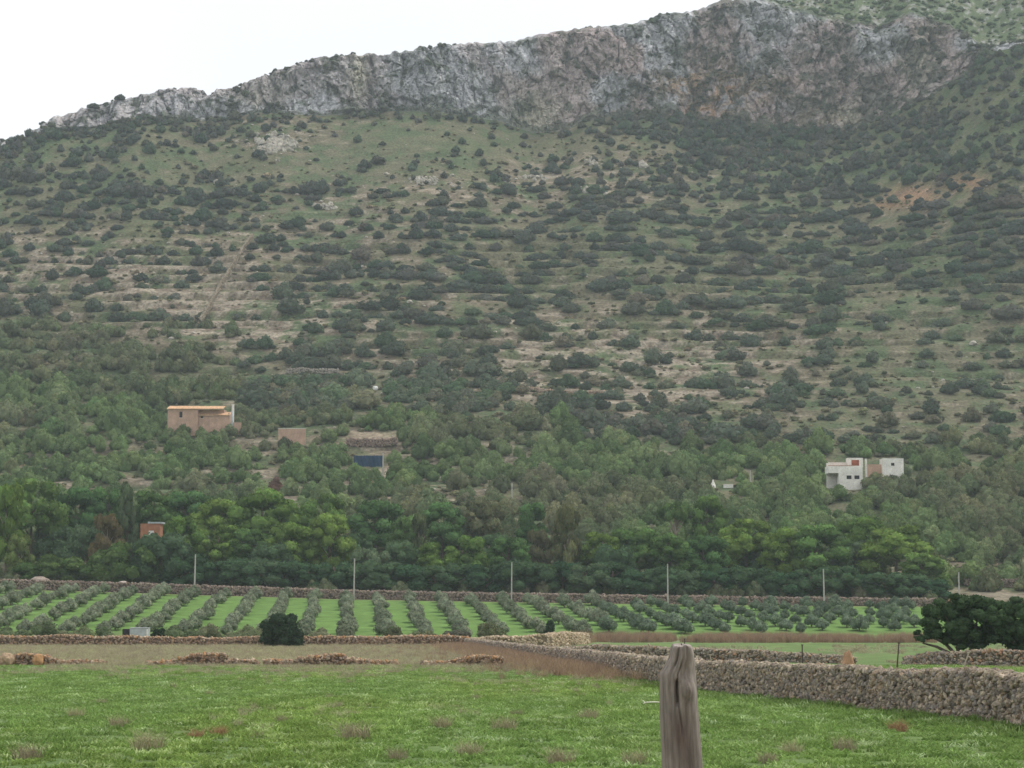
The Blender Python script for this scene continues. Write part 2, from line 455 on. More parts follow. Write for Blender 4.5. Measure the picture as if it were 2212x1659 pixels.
def table(T, px, py):
    px = np.clip(px, 0, 2212); py = np.clip(py, CY[0], CY[-1])
    fx = px/CX[1]; ix = np.clip(fx.astype(int), 0, 10); fx = fx-ix
    iy = np.clip(np.searchsorted(CY, py, 'right')-1, 0, len(CY)-2); fy = (py-CY[iy])/(CY[iy+1]-CY[iy])
    return (T[iy, ix]*(1-fx)+T[iy, ix+1]*fx)*(1-fy) + (T[iy+1, ix]*(1-fx)+T[iy+1, ix+1]*fx)*fy

H_grass = np.array([0.080, 0.112, 0.052]); H_olive = np.array([0.125, 0.128, 0.070]); H_brown = np.array([0.165, 0.130, 0.095])
H_stone = np.array([0.33, 0.285, 0.22]); H_orange = np.array([0.32, 0.19, 0.11]); H_under = np.array([0.085, 0.095, 0.060])
def blob(px, py, cx, cy, rx, ry): return np.exp(-((px-cx)/rx)**2-((py-cy)/ry)**2)
def hill_colour(X, D, Z, px, py):
    st = table(STONY, px, py)
    n1 = fbm(X/26, D/26, seed=51, octv=4); n2 = fbm(X/7, D/6, seed=52, octv=4); n3 = fbm(X/3.4, D/1.8, seed=53, octv=3)
    c = lerp(H_grass, H_olive, sstep(n1*.5+n2*.5, .34, .56)*np.clip(.5+st, 0, 1))
    c = lerp(c, H_brown, np.clip(sstep(n2, .40, .62)*st*1.35, 0, 1))
    ph = terr_phase(X, D, Z); fr = ph-np.floor(ph)
    stone = sstep(n3*.5+n2*.35+st*.30+.10*((fr > .66)|(fr < .05)), .66, .80)*(0.25+.75*st)
    c = lerp(c, H_stone, np.clip(stone, 0, 1))
    og = blob(px, py, 1970, 425, 60, 26) + .8*blob(px, py, 2090, 395, 50, 20)+.6*blob(px, py, 1900, 445, 40, 8)
    c = lerp(c, H_orange*.9, np.clip(og*(.4+n3), 0, .85))
    # bare tracks near the blue sheet
    tr = blob(px, py, 925, 1010, 55, 12)+blob(px, py, 832, 1055, 22, 25)+blob(px, py, 850, 1078, 30, 7)+blob(px, py, 800, 945, 50, 18)+.7*blob(px, py, 300, 995, 120, 12)
    c = lerp(c, np.array([.34, .27, .20]), np.clip(tr*(.5+n3), 0, .9))
    return c, n1
dh = np.concatenate([np.linspace(0, 1, 900)])
sh = sc
S, T = np.meshgrid(sh, dh)
U0 = S*1.06
DBs = dbase(U0)
# rows from the road up to the foot of the cliff (x/d at the foot fixes the column's foot distance)
D = 390 + (DBs-390)*T; X = S*(D+60)
for _ in range(3):
    DBs = dbase(X[-1:]/D[-1:]) * np.ones_like(D); D = 390+(DBs-390)*T; X = S*(D+60)
Z = ground_z(X, D)
HPX, HPY = proj(X, D, Z)
C, _n = hill_colour(X, D, Z, HPX, HPY)
road = (D < 402)
C[road] = (0.16, 0.14, 0.115)
V = np.stack([X, D, Z], -1).reshape(-1, 3)
hill = link('hillside', make_mesh('hillside', V, grid_faces(*X.shape), M_hill, C.reshape(-1, 3), True)); tag(hill, kind='structure')
hill['label'] = 'terraced mountainside of scrub grass and rubble'
footX, footD, footZ = X[-1], D[-1], Z[-1]

# cliff: a steep crag band from its foot to its top
NC = 190
su = np.interp(np.linspace(0, len(sc)-1, 1500), np.arange(len(sc)), sc)
fX = np.interp(su, sc, footX); fD = np.interp(su, sc, footD); fZ = np.interp(su, sc, footZ)
fU = fX/fD
run0 = 26 + 10*(fbm(fU*40, fU*0, seed=61)-.5)
topD = fD + run0
zt = CAMZ + topD*np.interp(fU, TU, TW)
hgt0 = zt-fZ
jag = (3.2*(fbm(fX/11, fX*0, seed=62, octv=4, gain=.6)-.5) + 1.6*(vnoise(fX/2.1, fX*0, seed=63)-.5))*sstep(hgt0, 1, 12)
zt = np.maximum(zt + jag, fZ+0.3)
side = sstep(np.abs(su), 0.5, 1.2)
zt = zt*(1-side)+(-13+.3)*side
hgt = zt-fZ
T = np.linspace(0, 1, NC)[:, None]
# profile: foot slope, steep face, rounded lip
pd = np.interp(T[:, 0], [0, .12, .5, .8, .93, 1], [0, .26, .46, .62, .75, 1])[:, None]
Dc = fD[None]+ (topD-fD)[None]*pd
Zc = fZ[None] + hgt[None]*T
Xc = fX[None]*np.ones_like(T)*(Dc/fD[None])
def ridged(a): return 1-np.abs(a*2-1)
tap = sstep(T, 0, .05)*(1-sstep(T, .93, 1.0))*np.clip(hgt[None]/12, 0, 1)
xx = Xc; zz = Zc
wx = xx + 9*(fbm(xx/20, zz/20, seed=71, octv=3)-.5); wz = zz + 9*(fbm(xx/20, zz/20, seed=72, octv=3)-.5)
disp = 13*(fbm(wx/38, wz/70, seed=73, octv=2)-.5) + 8*(ridged(fbm(wx/15, wz/20, seed=74, octv=2))-.6) \
     + 4.2*(ridged(vnoise(wx/5.2, wz/7.0, seed=75))-.5) + 2.4*(fbm(wx/2.4, wz/2.6, seed=76, octv=3)-.5) - 2.2*sstep(fbm((wx+wz*.5)/5, (wz-wx*.2)/9, seed=77), .60, .75)
vx = .55*xx+.45*wx; vz = .5*zz+.5*wz
b1, e1 = cells(vx/6.0+vz/40, vz/15, 501); b2, e2 = cells(vx/2.2+vz/30+3, vz/4.6, 511); b3, e3 = cells(wx/1.2+3, wz/1.5, 521)
disp = disp*.75 + 4.2*(b1-.5) + 2.2*(b2-.5) + .9*(b3-.5) - 1.1*(1-sstep(e1, .02, .10)) - .5*(1-sstep(e2, .02, .16))
# a deep vertical cleft
cl = np.exp(-((Xc/Dc-ray(798, 180)[0]+.0022*(fbm(zz/9, zz*0, seed=80, octv=2)-.5)*2)/0.0013)**2)
cl = cl*sstep(fbm(zz/6, zz*0, seed=79, octv=2), .2, .5)
disp = disp - 4.5*cl
Dc = Dc - disp*tap
# small ledges step the face
lz = 0.8*(fbm(wx/6, wz/2, seed=78, octv=2)-.5)*tap*2
Zc = Zc + lz
CPX, CPY = proj(Xc, Dc, Zc)
g0 = np.array([.32, .32, .335]); g1 = np.array([.47, .465, .475]); pinkc = np.array([.45, .36, .345]); orc = np.array([.55, .34, .20]); yel = np.array([.46, .44, .33]); vegc = np.array([.062, .085, .050])
m1 = fbm(wx/14, wz/18, seed=81, octv=4); m2 = fbm(wx/3, wz/3.4, seed=82, octv=3); m3 = fbm(wx/28, wz/22, seed=83, octv=3); m4 = fbm(wx/1.2, wz/1.4, seed=84, octv=2)
Cc = lerp(g0, g1, sstep(m1*.5+m2*.5, .38, .62))*(1.0+.16*b1+.20*b2+.10*b3)[..., None]
Cc = lerp(Cc, pinkc, sstep(m3, .42, .60)*(.40+.5*sstep(CPX, 800, 1400)))
Cc = lerp(Cc, orc, np.clip((blob(CPX, CPY, 1560, 185, 120, 40)+.9*blob(CPX, CPY, 1530, 240, 60, 25)+.6*blob(CPX, CPY, 870+440, 250, 30, 20)+.7*blob(CPX, CPY, 1780, 255, 60, 20)+.5*blob(CPX, CPY, 1480, 175, 60, 20))*sstep(m2, .35, .6), 0, .8))
Cc = lerp(Cc, yel, np.clip((blob(CPX, CPY, 775, 165, 22, 60)+blob(CPX, CPY, 1150, 250, 60, 45)+.8*blob(CPX, CPY, 1830, 250, 60, 30)+.6*blob(CPX, CPY, 1990, 130, 40, 70)+.5*blob(CPX, CPY, 560, 210, 60, 30))*.8, 0, .75))
gz, _ = np.gradient(Dc)
ledge = sstep(gz/(np.gradient(Zc)[0]+.05), .5, 1.4)
veg_c = np.clip(sstep(fbm(wx/10, wz/12, seed=85, octv=3)*.6+m2*.4+.10*sstep(CPX, 1150, 1700)+.10*ledge-.06*(1-sstep(T, 0, .15))*0, .55, .66), 0, 1)
Cc = lerp(Cc, vegc*1.2, sstep(fbm(wx/5, wz/5, seed=86, octv=3)+.35*(1-sstep(T, .02, .16)), .62, .74)*.75)
Cc = lerp(Cc, vegc*1.5, (1-sstep(hgt[None]*np.ones_like(T), 2, 9))*.8)
top_green = sstep(T, .94, 1.0)*sstep(CPX, 1560, 1760)
Cc = lerp(Cc, vegc, np.clip(veg_c*.65, 0, 1))
Cc = lerp(Cc, np.array([.12, .125, .10]), sstep(m4*.5+m2*.5, .62, .72)*.6)
Cc = lerp(Cc, H_grass*1.1, top_green*.8)
V = np.stack([Xc, Dc, Zc], -1).reshape(-1, 3)
cliff = link('cliff', make_mesh('cliff', V, grid_faces(*Xc.shape), M_rock, Cc.reshape(-1, 3), False)); tag(cliff, kind='structure')
cliff['label'] = 'craggy grey and pink limestone cliff band along the mountain top'
# land behind the cliff top
tX, tD, tZ = Xc[-1], Dc[-1], Zc[-1]
NB = 90
T = np.linspace(0, 1, NB)[:, None]
ext = 420*T**1.6
upw = sstep(tX/tD, ray(1540, 20)[0], ray(1720, 20)[0])[None]*(1-sstep(np.abs(su), .5, .8))[None]
Db = tD[None]+ext; Xb = tX[None]*(Db/tD[None])
rise = upw*(0.62*np.minimum(ext, 150) - .5*np.maximum(ext-150, 0))
fall = (1-upw)*(-0.25*ext - .0012*ext**2)
n = 4*(fbm(Xb/14, Db/14, seed=91, octv=4)-.5)*sstep(ext, 0, 12)*upw
Zb = np.maximum(tZ[None]+rise+fall+n, -13)
BPX, BPY = proj(Xb, Db, Zb)
k1 = fbm(Xb/9, Db/9, seed=92, octv=4); k2 = fbm(Xb/2.5, Db/2.5, seed=93, octv=3)
Cb = lerp(H_grass*1.15, H_olive, sstep(k1, .45, .65)*.6)
Cb = lerp(Cb, np.array([.33, .33, .32]), sstep(k2*.6+k1*.4, .54, .64)*.7)
V = np.stack([Xb, Db, Zb], -1).reshape(-1, 3)
top = link('mountain_top', make_mesh('mountain_top', V, grid_faces(*Xb.shape), M_hill, Cb.reshape(-1, 3), True)); tag(top, kind='structure')
top['label'] = 'green upper slope above the cliff'
# the plain all around
pl = MB(); pl.add([[-2600, -2600, -13.6], [2600, -2600, -13.6], [2600, 2600, -13.6], [-2600, 2600, -13.6]], [[0, 1, 2, 3]])
plain = pl.build('plain', surface_mat('plain_ground', (0.10, 0.14, 0.05), noises=((0.02, .7, 1.3),), attr=False)); tag(plain, kind='structure')


# ------------------------------------------------------------------ plants: meshes
def crown_arrays(lobes, n, leaf, g, core=0.84, core_level=1, up=0.35, elong=1.0, hang=0.0):
    """leaf sprays on the outside of a set of lobes (cx,cy,cz,rx,ry,rz,tint) round a leafy core"""
    L = np.array(lobes, float)
    w = (L[:, 3]*L[:, 4]+L[:, 3]*L[:, 5]); w /= w.sum()
    k = g.choice(len(L), n, p=w)
    d = g.normal(size=(n, 3)); d[:, 2] += up; d /= np.linalg.norm(d, axis=1)[:, None]
    r = g.uniform(0.80, 1.10, n)[:, None]
    p = L[k, :3] + d*L[k, 3:6]*r
    keep = np.ones(n, bool)
    for j in range(len(L)):
        q = (p-L[j, :3])/L[j, 3:6]
        keep &= ~((np.linalg.norm(q, axis=1) < 0.78) & (k != j))
    p, d, k = p[keep], d[keep], k[keep]; n = len(p)
    nn = d + g.normal(size=(n, 3))*0.55; nn /= np.linalg.norm(nn, axis=1)[:, None]
    t = np.cross(nn, g.normal(size=(n, 3))); 
    if hang: t[:, 2] -= hang; t -= nn*np.sum(t*nn, 1)[:, None]
    t /= np.linalg.norm(t, axis=1)[:, None]+1e-9
    b = np.cross(nn, t)
    sz = leaf*g.uniform(.6, 1.35, n)[:, None]
    a = t*sz*elong; c = b*sz*.75
    V = np.stack([p-a*.9, p+c*.8-a*.1, p+a, p-c+a*.15], 1)       # a leaf spray, pointed at both ends
    V = V.reshape(-1, 3); Q = (np.arange(n)*4)[:, None]+np.arange(4)
    col = (L[k, 6]*g.uniform(.72, 1.3, n))[:, None]*np.ones(3)
    col = col*(1+np.stack([g.uniform(-.12, .12, n), g.uniform(-.04, .04, n), g.uniform(-.1, .1, n)], 1))
    C = np.repeat(col, 4, 0)
    T = np.zeros((0, 3), int)
    if core:
        bv, bf = ICO[core_level]
        vv = bv[None]*(1+.16*(g.random((len(L), len(bv), 1))-.5)*2)*core
        vv = vv*L[:, None, 3:6]+L[:, None, :3]
        T = (bf[None]+(np.arange(len(L))*len(bv))[:, None, None]).reshape(-1, 3)+len(V)
        C = np.concatenate([C, np.repeat(L[:, 6], len(bv))[:, None]*np.ones(3)*(.85+.3*g.random((len(L)*len(bv), 1)))])
        V = np.concatenate([V, vv.reshape(-1, 3)])
    return V, Q, T, C
def crown_mesh(name, lobes, n, leaf, g, mat, **kw):
    V, Q, T, C = crown_arrays(lobes, n, leaf, g, **kw)
    return make_mesh(name, V, [Q, T] if len(T) else Q, mat, C)
def g_(seed): return np.random.default_rng(seed)

def bush_lobes(g, k=5, flat=1.0, spread=.55):
    lo = [(0, 0, .52*flat, .72, .72, .58*flat, g.uniform(.9, 1.1))]
    for i in range(k):
        a = i*2*pi/k + g.uniform(-.5, .5); r = spread*g.uniform(.7, 1.15); s = g.uniform(.34, .52)
        lo.append((cos(a)*r, sin(a)*r, (.22+.45*g.random())*flat, s, s, s*.9*flat, g.uniform(.78, 1.25)))
    lo.append((g.uniform(-.2, .2), g.uniform(-.2, .2), .95*flat, .4, .4, .34*flat, g.uniform(.95, 1.25)))
    return lo
BUSH = [crown_mesh('scrub_bush', bush_lobes(g_(100+i), 4+i % 3, [1, .8, 1.1, .7, .95, .85][i]), 420, .135, g_(200+i), M_scrub) for i in range(6)]
WILD = [crown_mesh('wild_olive', bush_lobes(g_(300+i), 6+i % 3, [1.15, 1., 1.3, .95, 1.1, 1.2][i], .6), 900, .085, g_(400+i), M_wild) for i in range(6)]
TINYB = [crown_mesh('low_scrub', bush_lobes(g_(500+i), 3, .8), 90, .26, g_(520+i), M_scrub, core_level=0) for i in range(4)]

def scatter(name, pts, rz, scl, tint, meshes, label, cat='scrub', kind='stuff', tilt=None):
    """one object that repeats a few small meshes over many spots"""
    n = len(pts)
    coll = bpy.data.collections.new(name+'_sources')
    for m in meshes:
        coll.objects.link(bpy.data.objects.new(name+'_piece', m))
    me = bpy.data.meshes.new(name)
    me.vertices.add(n); me.vertices.foreach_set('co', np.asarray(pts, np.float32).ravel())
    rot = np.zeros((n, 3), np.float32); rot[:, 2] = rz
    if tilt is not None: rot[:, :2] = tilt
    me.attributes.new('rot', 'FLOAT_VECTOR', 'POINT').data.foreach_set('vector', rot.ravel())
    me.attributes.new('scl', 'FLOAT_VECTOR', 'POINT').data.foreach_set('vector', np.asarray(scl, np.float32).ravel())
    me.attributes.new('idx', 'INT', 'POINT').data.foreach_set('value', g_(n).integers(0, len(meshes), n).astype(np.int32))
    t4 = np.ones((n, 4), np.float32); t4[:, :3] = tint
    me.attributes.new('tint', 'FLOAT_COLOR', 'POINT').data.foreach_set('color', t4.ravel())
    o = link(name, me)
    ng = bpy.data.node_groups.new(name, 'GeometryNodeTree')
    ng.interface.new_socket('Geometry', in_out='INPUT', socket_type='NodeSocketGeometry')
    ng.interface.new_socket('Geometry', in_out='OUTPUT', socket_type='NodeSocketGeometry')
    N = ng.nodes; L = ng.links
    gi = N.new('NodeGroupInput'); go = N.new('NodeGroupOutput')
    ci = N.new('GeometryNodeCollectionInfo'); ci.inputs['Collection'].default_value = coll
    ci.inputs['Separate Children'].default_value = True; ci.inputs['Reset Children'].default_value = True
    ip = N.new('GeometryNodeInstanceOnPoints'); ip.inputs['Pick Instance'].default_value = True
    L.new(gi.outputs[0], ip.inputs['Points']); L.new(ci.outputs[0], ip.inputs['Instance'])
    for att, sock, ty in (('rot', 'Rotation', 'FLOAT_VECTOR'), ('scl', 'Scale', 'FLOAT_VECTOR'), ('idx', 'Instance Index', 'INT')):
        na = N.new('GeometryNodeInputNamedAttribute'); na.data_type = ty; na.inputs['Name'].default_value = att
        L.new(na.outputs[0], ip.inputs[sock])
    L.new(ip.outputs[0], go.inputs[0])
    md = o.modifiers.new('scatter', 'NODES'); md.node_group = ng
    tag(o, label, cat, kind=kind)
    return o

# ------------------------------------------------------------------ things that stand on the slope (their clear sight lines)
CLEAR = [(362, 872, 502, 914), (600, 922, 662, 952), (755, 930, 840, 945), (764, 980, 828, 1004), (819, 975, 835, 1032), (1099, 1043, 1113, 1082), (1617, 1014, 1629, 1040),
         (1790, 988, 1872, 1052), (1903, 988, 1955, 1010), (1538, 1036, 1588, 1052), (580, 1008, 606, 1056),
         (1870, 990, 1905, 1006)]
def hides(px, py_base, py_top, halfw):
    halfw = halfw*.75; py_top = py_base+(py_top-py_base)*.85
    bad = np.zeros(len(px), bool)
    for x0, y0, x1, y1 in CLEAR:
        bad |= (px+halfw > x0+2) & (px-halfw < x1-2) & (py_top < y1) & (py_base > y0+2)
    return bad

# ------------------------------------------------------------------ bushes on the mountainside
g = g_(11)
NC_ = 60000
s_d = np.sqrt(g.uniform(425**2, 1010**2, NC_)); s_u = g.uniform(-.33, .33, NC_)
ok = s_d < dbase(s_u)-1
s_d, s_u = s_d[ok], s_u[ok]; s_x = s_u*s_d
s_z = ground_z(s_x, s_d); px, py = proj(s_x, s_d, s_z)
cov = table(COVER, px, py)
wild = (py > 880+60*fbm(s_x/40, s_d/40, seed=101)) & (px < 1250) | (py > 960) | ((px < 520) & (py > 700))
r = np.where(wild, 2.55, 2.35+.5*(py > 600))*np.exp(g.normal(0, .33, len(px)))
r = np.where(wild, np.clip(r, 1.6, 4.8), np.clip(r, 1.0, 4.6))
hh = r*np.where(wild, g.uniform(1.0, 1.35, len(px)), g.uniform(1.0, 1.45, len(px)))
aeff = 1.57*r*(hh/.24+2*r)
lam = -np.log(1-np.clip(cov, 0, .985))/aeff
zone = sstep(py, 400, 470)*(1-sstep(py, 840, 920))
ph = terr_phase(s_x, s_d, ground_z(s_x, s_d, False)); fr = ph-np.floor(ph)
zh = zone*(1+.0*px)
lam *= 1 + zh*(-.72+2.6*((fr > .52) & (fr < .80)))
lam *= .7+1.5*sstep(fbm(s_x/16, s_d/12, seed=102, octv=2), .35, .62)
lam *= 1+.05*(py > 860)+.3*(py < 420)
area = .33*(1010**2-425**2)
lam0 = NC_/area
acc = g.random(len(lam)) < lam/lam0
h_px = hh*1.25*F/s_d; w_px = r*.9*F/s_d
acc &= ~hides(px, py, py-h_px, w_px)
acc &= ~((px < 2040) & (s_d < 470)) | ((px > 2040) & (s_d > 432))
acc &= ~((np.abs(px-(550-(py-500)*.62)) < 17) & (py > 500) & (py < 690))      # the old wall running up the slope
bx, bd, bz, br, bh, bp, bq, bw, bcov = [a[acc] for a in (s_x, s_d, s_z, r, hh, px, py, wild, cov)]
nb = len(bx); print('bushes', nb, 'wild', bw.sum())
stretch = np.where(~bw & (bq > 400), np.where((bq > 440) & (bq < 720) & (bp > 900), g.uniform(1.1, 2.2, nb), g.uniform(1.0, 1.6, nb)), g.uniform(.9, 1.2, nb))
bscl = np.stack([br*stretch, br, bh], 1)
hue = fbm(bx/45, bd/45, seed=103, octv=2)
btint = np.ones((nb, 3))*g.uniform(.78, 1.22, nb)[:, None]
greener = sstep(hue, .45, .62)*(bw)
btint *= np.stack([1-.05*greener, 1+.18*greener, 1-.1*greener], 1)
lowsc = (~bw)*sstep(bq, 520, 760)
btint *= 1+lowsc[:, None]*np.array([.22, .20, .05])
hv = g.random(nb)[:, None]
hvk = np.where(bw, .45, 1.0)[:, None]
btint *= 1+hvk*(np.where(hv < .18, np.array([1.30, 1.15, 1.05]), np.where(hv > .8, np.array([.85, 1.05, .85]), 1.0))-1)
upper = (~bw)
btint[upper] *= np.array([.84, .88, 1.0])  # darker scrub, with the bluish cast of distant haze put into its tint
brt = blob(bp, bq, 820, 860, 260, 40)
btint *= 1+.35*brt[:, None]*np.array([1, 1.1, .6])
rzb = np.where(~bw & (bq > 400), g.uniform(-.25, .25, nb), g.uniform(0, 2*pi, nb))

ORD = ['closest', 'second closest', 'third closest', 'fourth closest', 'fifth closest', 'sixth closest', 'seventh closest', 'eighth closest', 'ninth closest', 'tenth closest']
ONES = ['', 'first', 'second', 'third', 'fourth', 'fifth', 'sixth', 'seventh', 'eighth', 'ninth', 'tenth', 'eleventh', 'twelfth', 'thirteenth', 'fourteenth', 'fifteenth', 'sixteenth', 'seventeenth', 'eighteenth', 'nineteenth']
TENS = ['', '', 'twenty', 'thirty', 'forty', 'fifty', 'sixty', 'seventy', 'eighty', 'ninety']
def ordinal(n):
    if n < 20: return ONES[n]
    if n % 10 == 0: return TENS[n//10].replace('ty', 'tieth')
    return TENS[n//10]+'-'+ONES[n % 10]
LAND = [('the pink farmhouse', 430, 900), ('the white ruined house', 1830, 1020), ('the blue sheet', 795, 993), ('the orange bare patch', 1970, 425),
        ('the cliff cleft', 798, 200), ('the pale cliff buttress', 1150, 270), ('the left picture edge', 0, 700), ('the right picture edge', 2212, 760),
        ('the pink plaster wall', 630, 938), ('the slope pole', 1106, 1064), ('the white cone', 1542, 1044), ('the slope wall', 480, 610), ('the old rock outcrop', 590, 310)]
def land_labels(pos, word):
    """for each picture position: which landmark it is nearest, on which side, and its rank there"""
    cls = {}
    for i, (x, y) in enumerate(pos):
        k = min(range(len(LAND)), key=lambda j: math.hypot(x-LAND[j][1], (y-LAND[j][2])*1.3))
        dx, dy = x-LAND[k][1], y-LAND[k][2]
        if abs(dx) > abs(dy): side = 'right of' if dx > 0 else 'left of'
        else: side = 'below' if dy > 0 else 'above'
        cls.setdefault((k, side), []).append((math.hypot(dx, dy), i))
    out = [None]*len(pos)
    for (k, side), lst in cls.items():
        lst.sort()
        for n_, (_, i) in enumerate(lst):
            o_ = 'closest' if n_ == 0 else ordinal(n_+1)+' closest'
            out[i] = '%s %s %s, %s to it' % (word[i], side, LAND[k][0], o_)
    return out
def pick_largest(mask, n, score):
    idx = np.where(mask)[0]
    return idx[np.argsort(-score[idx])[:n]]
inview = (bp > 12) & (bp < 2200) & (bq > 60)
# a bush shows when no nearer one covers most of it
order = np.argsort(bd); zb = np.full((420, 560), 0, bool); vis = np.zeros(nb)
for i in order:
    x0 = int((bp[i]-br[i]*.8*F/bd[i])/4); x1 = int((bp[i]+br[i]*.8*F/bd[i])/4)+1; y0 = int((bq[i]-bh[i]*1.1*F/bd[i])/4); y1 = int(bq[i]/4)+1
    x0, x1, y0, y1 = max(x0, 0), min(x1, 560), max(y0, 0), min(y1, 420)
    if x1 <= x0 or y1 <= y0: continue
    a = zb[y0:y1, x0:x1]; vis[i] = (~a).sum()*16; a[:] = True
belt = np.where(bp < 2040, 1085, 1240)
inview &= (bq-bh*F/bd < belt-12)
size_words = lambda v, lo, hi: 'small' if v < lo else ('large' if v > hi else 'mid-sized')
ind = []
for wm, n_, meshes, nm, cat, grp in ((True, 300, WILD, 'wild_olive', 'tree', 'wild olive trees on the lower slope'), (False, 300, BUSH, 'scrub_bush', 'bush', 'scrub bushes on the mountainside')):
    sel = pick_largest(inview & (bw == wm) & (vis > 150), n_, vis)
    ind.append(sel)
    med = np.percentile(br[sel], [33, 66])
    words = ['%s rounded %s' % (size_words(br[i], *med), 'wild olive' if wm else 'dark scrub bush') for i in sel]
    labs = land_labels([(bp[i], bq[i]-bh[i]*.6*F/bd[i]) for i in sel], words)
    for k, i in enumerate(sel):
        o = link(nm, meshes[i % 6], None, (bx[i], bd[i], bz[i]-.25))
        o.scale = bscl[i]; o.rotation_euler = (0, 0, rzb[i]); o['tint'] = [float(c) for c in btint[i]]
        tag(o, labs[k], cat, grp)
    rest = np.ones(nb, bool); rest[sel] = False; rest &= (bw == wm)
    P = np.stack([bx, bd, bz-.25], 1)[rest]
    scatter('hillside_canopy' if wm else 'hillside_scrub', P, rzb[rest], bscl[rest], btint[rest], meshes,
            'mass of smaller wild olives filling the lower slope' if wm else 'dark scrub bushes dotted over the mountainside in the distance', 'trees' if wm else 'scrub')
# low scrub and herbs between the bushes
n = 15000
d_ = np.sqrt(g.uniform(440**2, 1005**2, n)); u_ = g.uniform(-.33, .33, n); ok = d_ < dbase(u_)-1
d_, u_ = d_[ok], u_[ok]; x_ = u_*d_; z_ = ground_z(x_, d_); p_, q_ = proj(x_, d_, z_)
dens = .35+.65*table(STONY, p_, q_)-.4*blob(p_, q_, 850, 310, 320, 50)
ok = (g.random(len(d_)) < dens) & ~hides(p_, q_, q_-5, 4*np.ones(len(p_)))
x_, d_, z_ = x_[ok], d_[ok], z_[ok]; n = len(x_)
rr = np.exp(g.normal(-.15, .35, n))
tn = lerp(np.array([1.5, 1.5, 1.1]), np.array([2.2, 1.7, 1.5]), g.random(n))*g.uniform(.7, 1.2, n)[:, None]
scatter('low_scrub', np.stack([x_, d_, z_-.1], 1), g.uniform(0, 6.28, n), np.stack([rr*1.2, rr, rr*.8], 1), tn, TINYB, 'low herbs and dwarf scrub between the bushes of the slope')
# growth on the cliff ledges, on the skyline and on the slope above the cliff
vr = veg_c[6:-4, :]*(np.abs(su) < .32)[None]*(hgt[None] > 8)
ii = g.choice(vr.size, 1000, p=(vr/vr.sum()).ravel()); a_, b_ = np.unravel_index(ii, vr.shape); a_ += 6
P1 = np.stack([Xc[a_, b_], Dc[a_, b_]-.2, Zc[a_, b_]-.4], 1)
cols = np.where(np.abs(su) < .30)[0]; cc = g.choice(cols, 48)
P2 = np.stack([tX[cc], tD[cc]+g.uniform(-.5, 2, 48), tZ[cc]-.6], 1)
mk = (upw[0] > .5); cc = g.choice(np.where(mk & (np.abs(su) < .33))[0], 1500); rw = g.integers(2, 60, 1500)
P3 = np.stack([Xb[rw, cc], Db[rw, cc], Zb[rw, cc]-.3], 1)
ff = g.choice(np.where(np.abs(su) < .32)[0], 420)
P4 = np.stack([fX[ff]*1., fD[ff]-g.uniform(0, 9, 420), fZ[ff]*1.], 1); P4[:, 2] = ground_z(P4[:, 0], P4[:, 1])-.3
keep = g.random(420) < table(COVER, *proj(P4[:, 0], P4[:, 1], P4[:, 2]))+.15
P4 = P4[keep]
P = np.concatenate([P1, P2, P3, P4]); n = len(P)
rr = np.concatenate([np.exp(g.normal(.05, .4, len(P1))), np.exp(g.normal(-.1, .35, len(P2))), np.exp(g.normal(.25, .4, len(P3))), np.exp(g.normal(.6, .3, len(P4)))])
tt = np.ones((n, 3))*g.uniform(.8, 1.3, n)[:, None]
tt[len(P1)+len(P2):len(P1)+len(P2)+len(P3)] *= np.array([1.3, 1.5, 1.2])
scatter('cliff_growth', P, g.uniform(0, 6.28, n), np.stack([rr, rr, rr*.9], 1), tt, BUSH, 'small bushes rooted in the cliff ledges and along its top')

# pale boulders and rubble on the slope
ROCK = []
for i in range(5):
    bv, bf = ICO[1]; gg = g_(600+i)
    ROCK.append(make_mesh('boulder', bv*(1+.28*(gg.random((len(bv), 1))-.5)*2)*np.array([1, .8, .7]), bf, surface_mat('pale_rock', (.47, .43, .37), noises=((.8, .6, 1.25),), bump=.6, attr=False) if i == 0 else ROCK[0].materials[0]))
n = 9000
d_ = np.sqrt(g.uniform(470**2, 985**2, n)); u_ = g.uniform(-.31, .31, n); x_ = u_*d_; z_ = ground_z(x_, d_); p_, q_ = proj(x_, d_, z_)
st = table(STONY, p_, q_); cl_ = sstep(fbm(x_/12, d_/9, seed=111, octv=3), .50, .66)
dens = st**1.6*cl_*.8+.03
for cx, cy, rx, ry in ((590, 308, 55, 28), (1280, 352, 14, 8), (1386, 358, 12, 6), (1120, 385, 40, 8), (1300, 425, 25, 8), (700, 445, 40, 8), (930, 395, 60, 12), (1170, 380, 40, 10), (1260, 412, 30, 8)):
    dens = dens + 3*blob(p_, q_, cx, cy, rx, ry)
ok = (g.random(n) < dens) & (d_ < dbase(u_)-3); x_, d_, z_ = x_[ok], d_[ok], z_[ok]; n = len(x_)
rr = np.exp(g.normal(-.75, .5, n)) + .5*blob(p_[ok], q_[ok], 590, 308, 50, 25) + .9*blob(p_[ok], q_[ok], 1280, 352, 14, 8)
scatter('slope_rubble', np.stack([x_, d_, z_], 1), g.uniform(0, 6.28, n), np.stack([rr, rr, rr*.8], 1), np.ones((n, 3)), ROCK, 'pale limestone rubble strewn between the bushes', 'rocks')


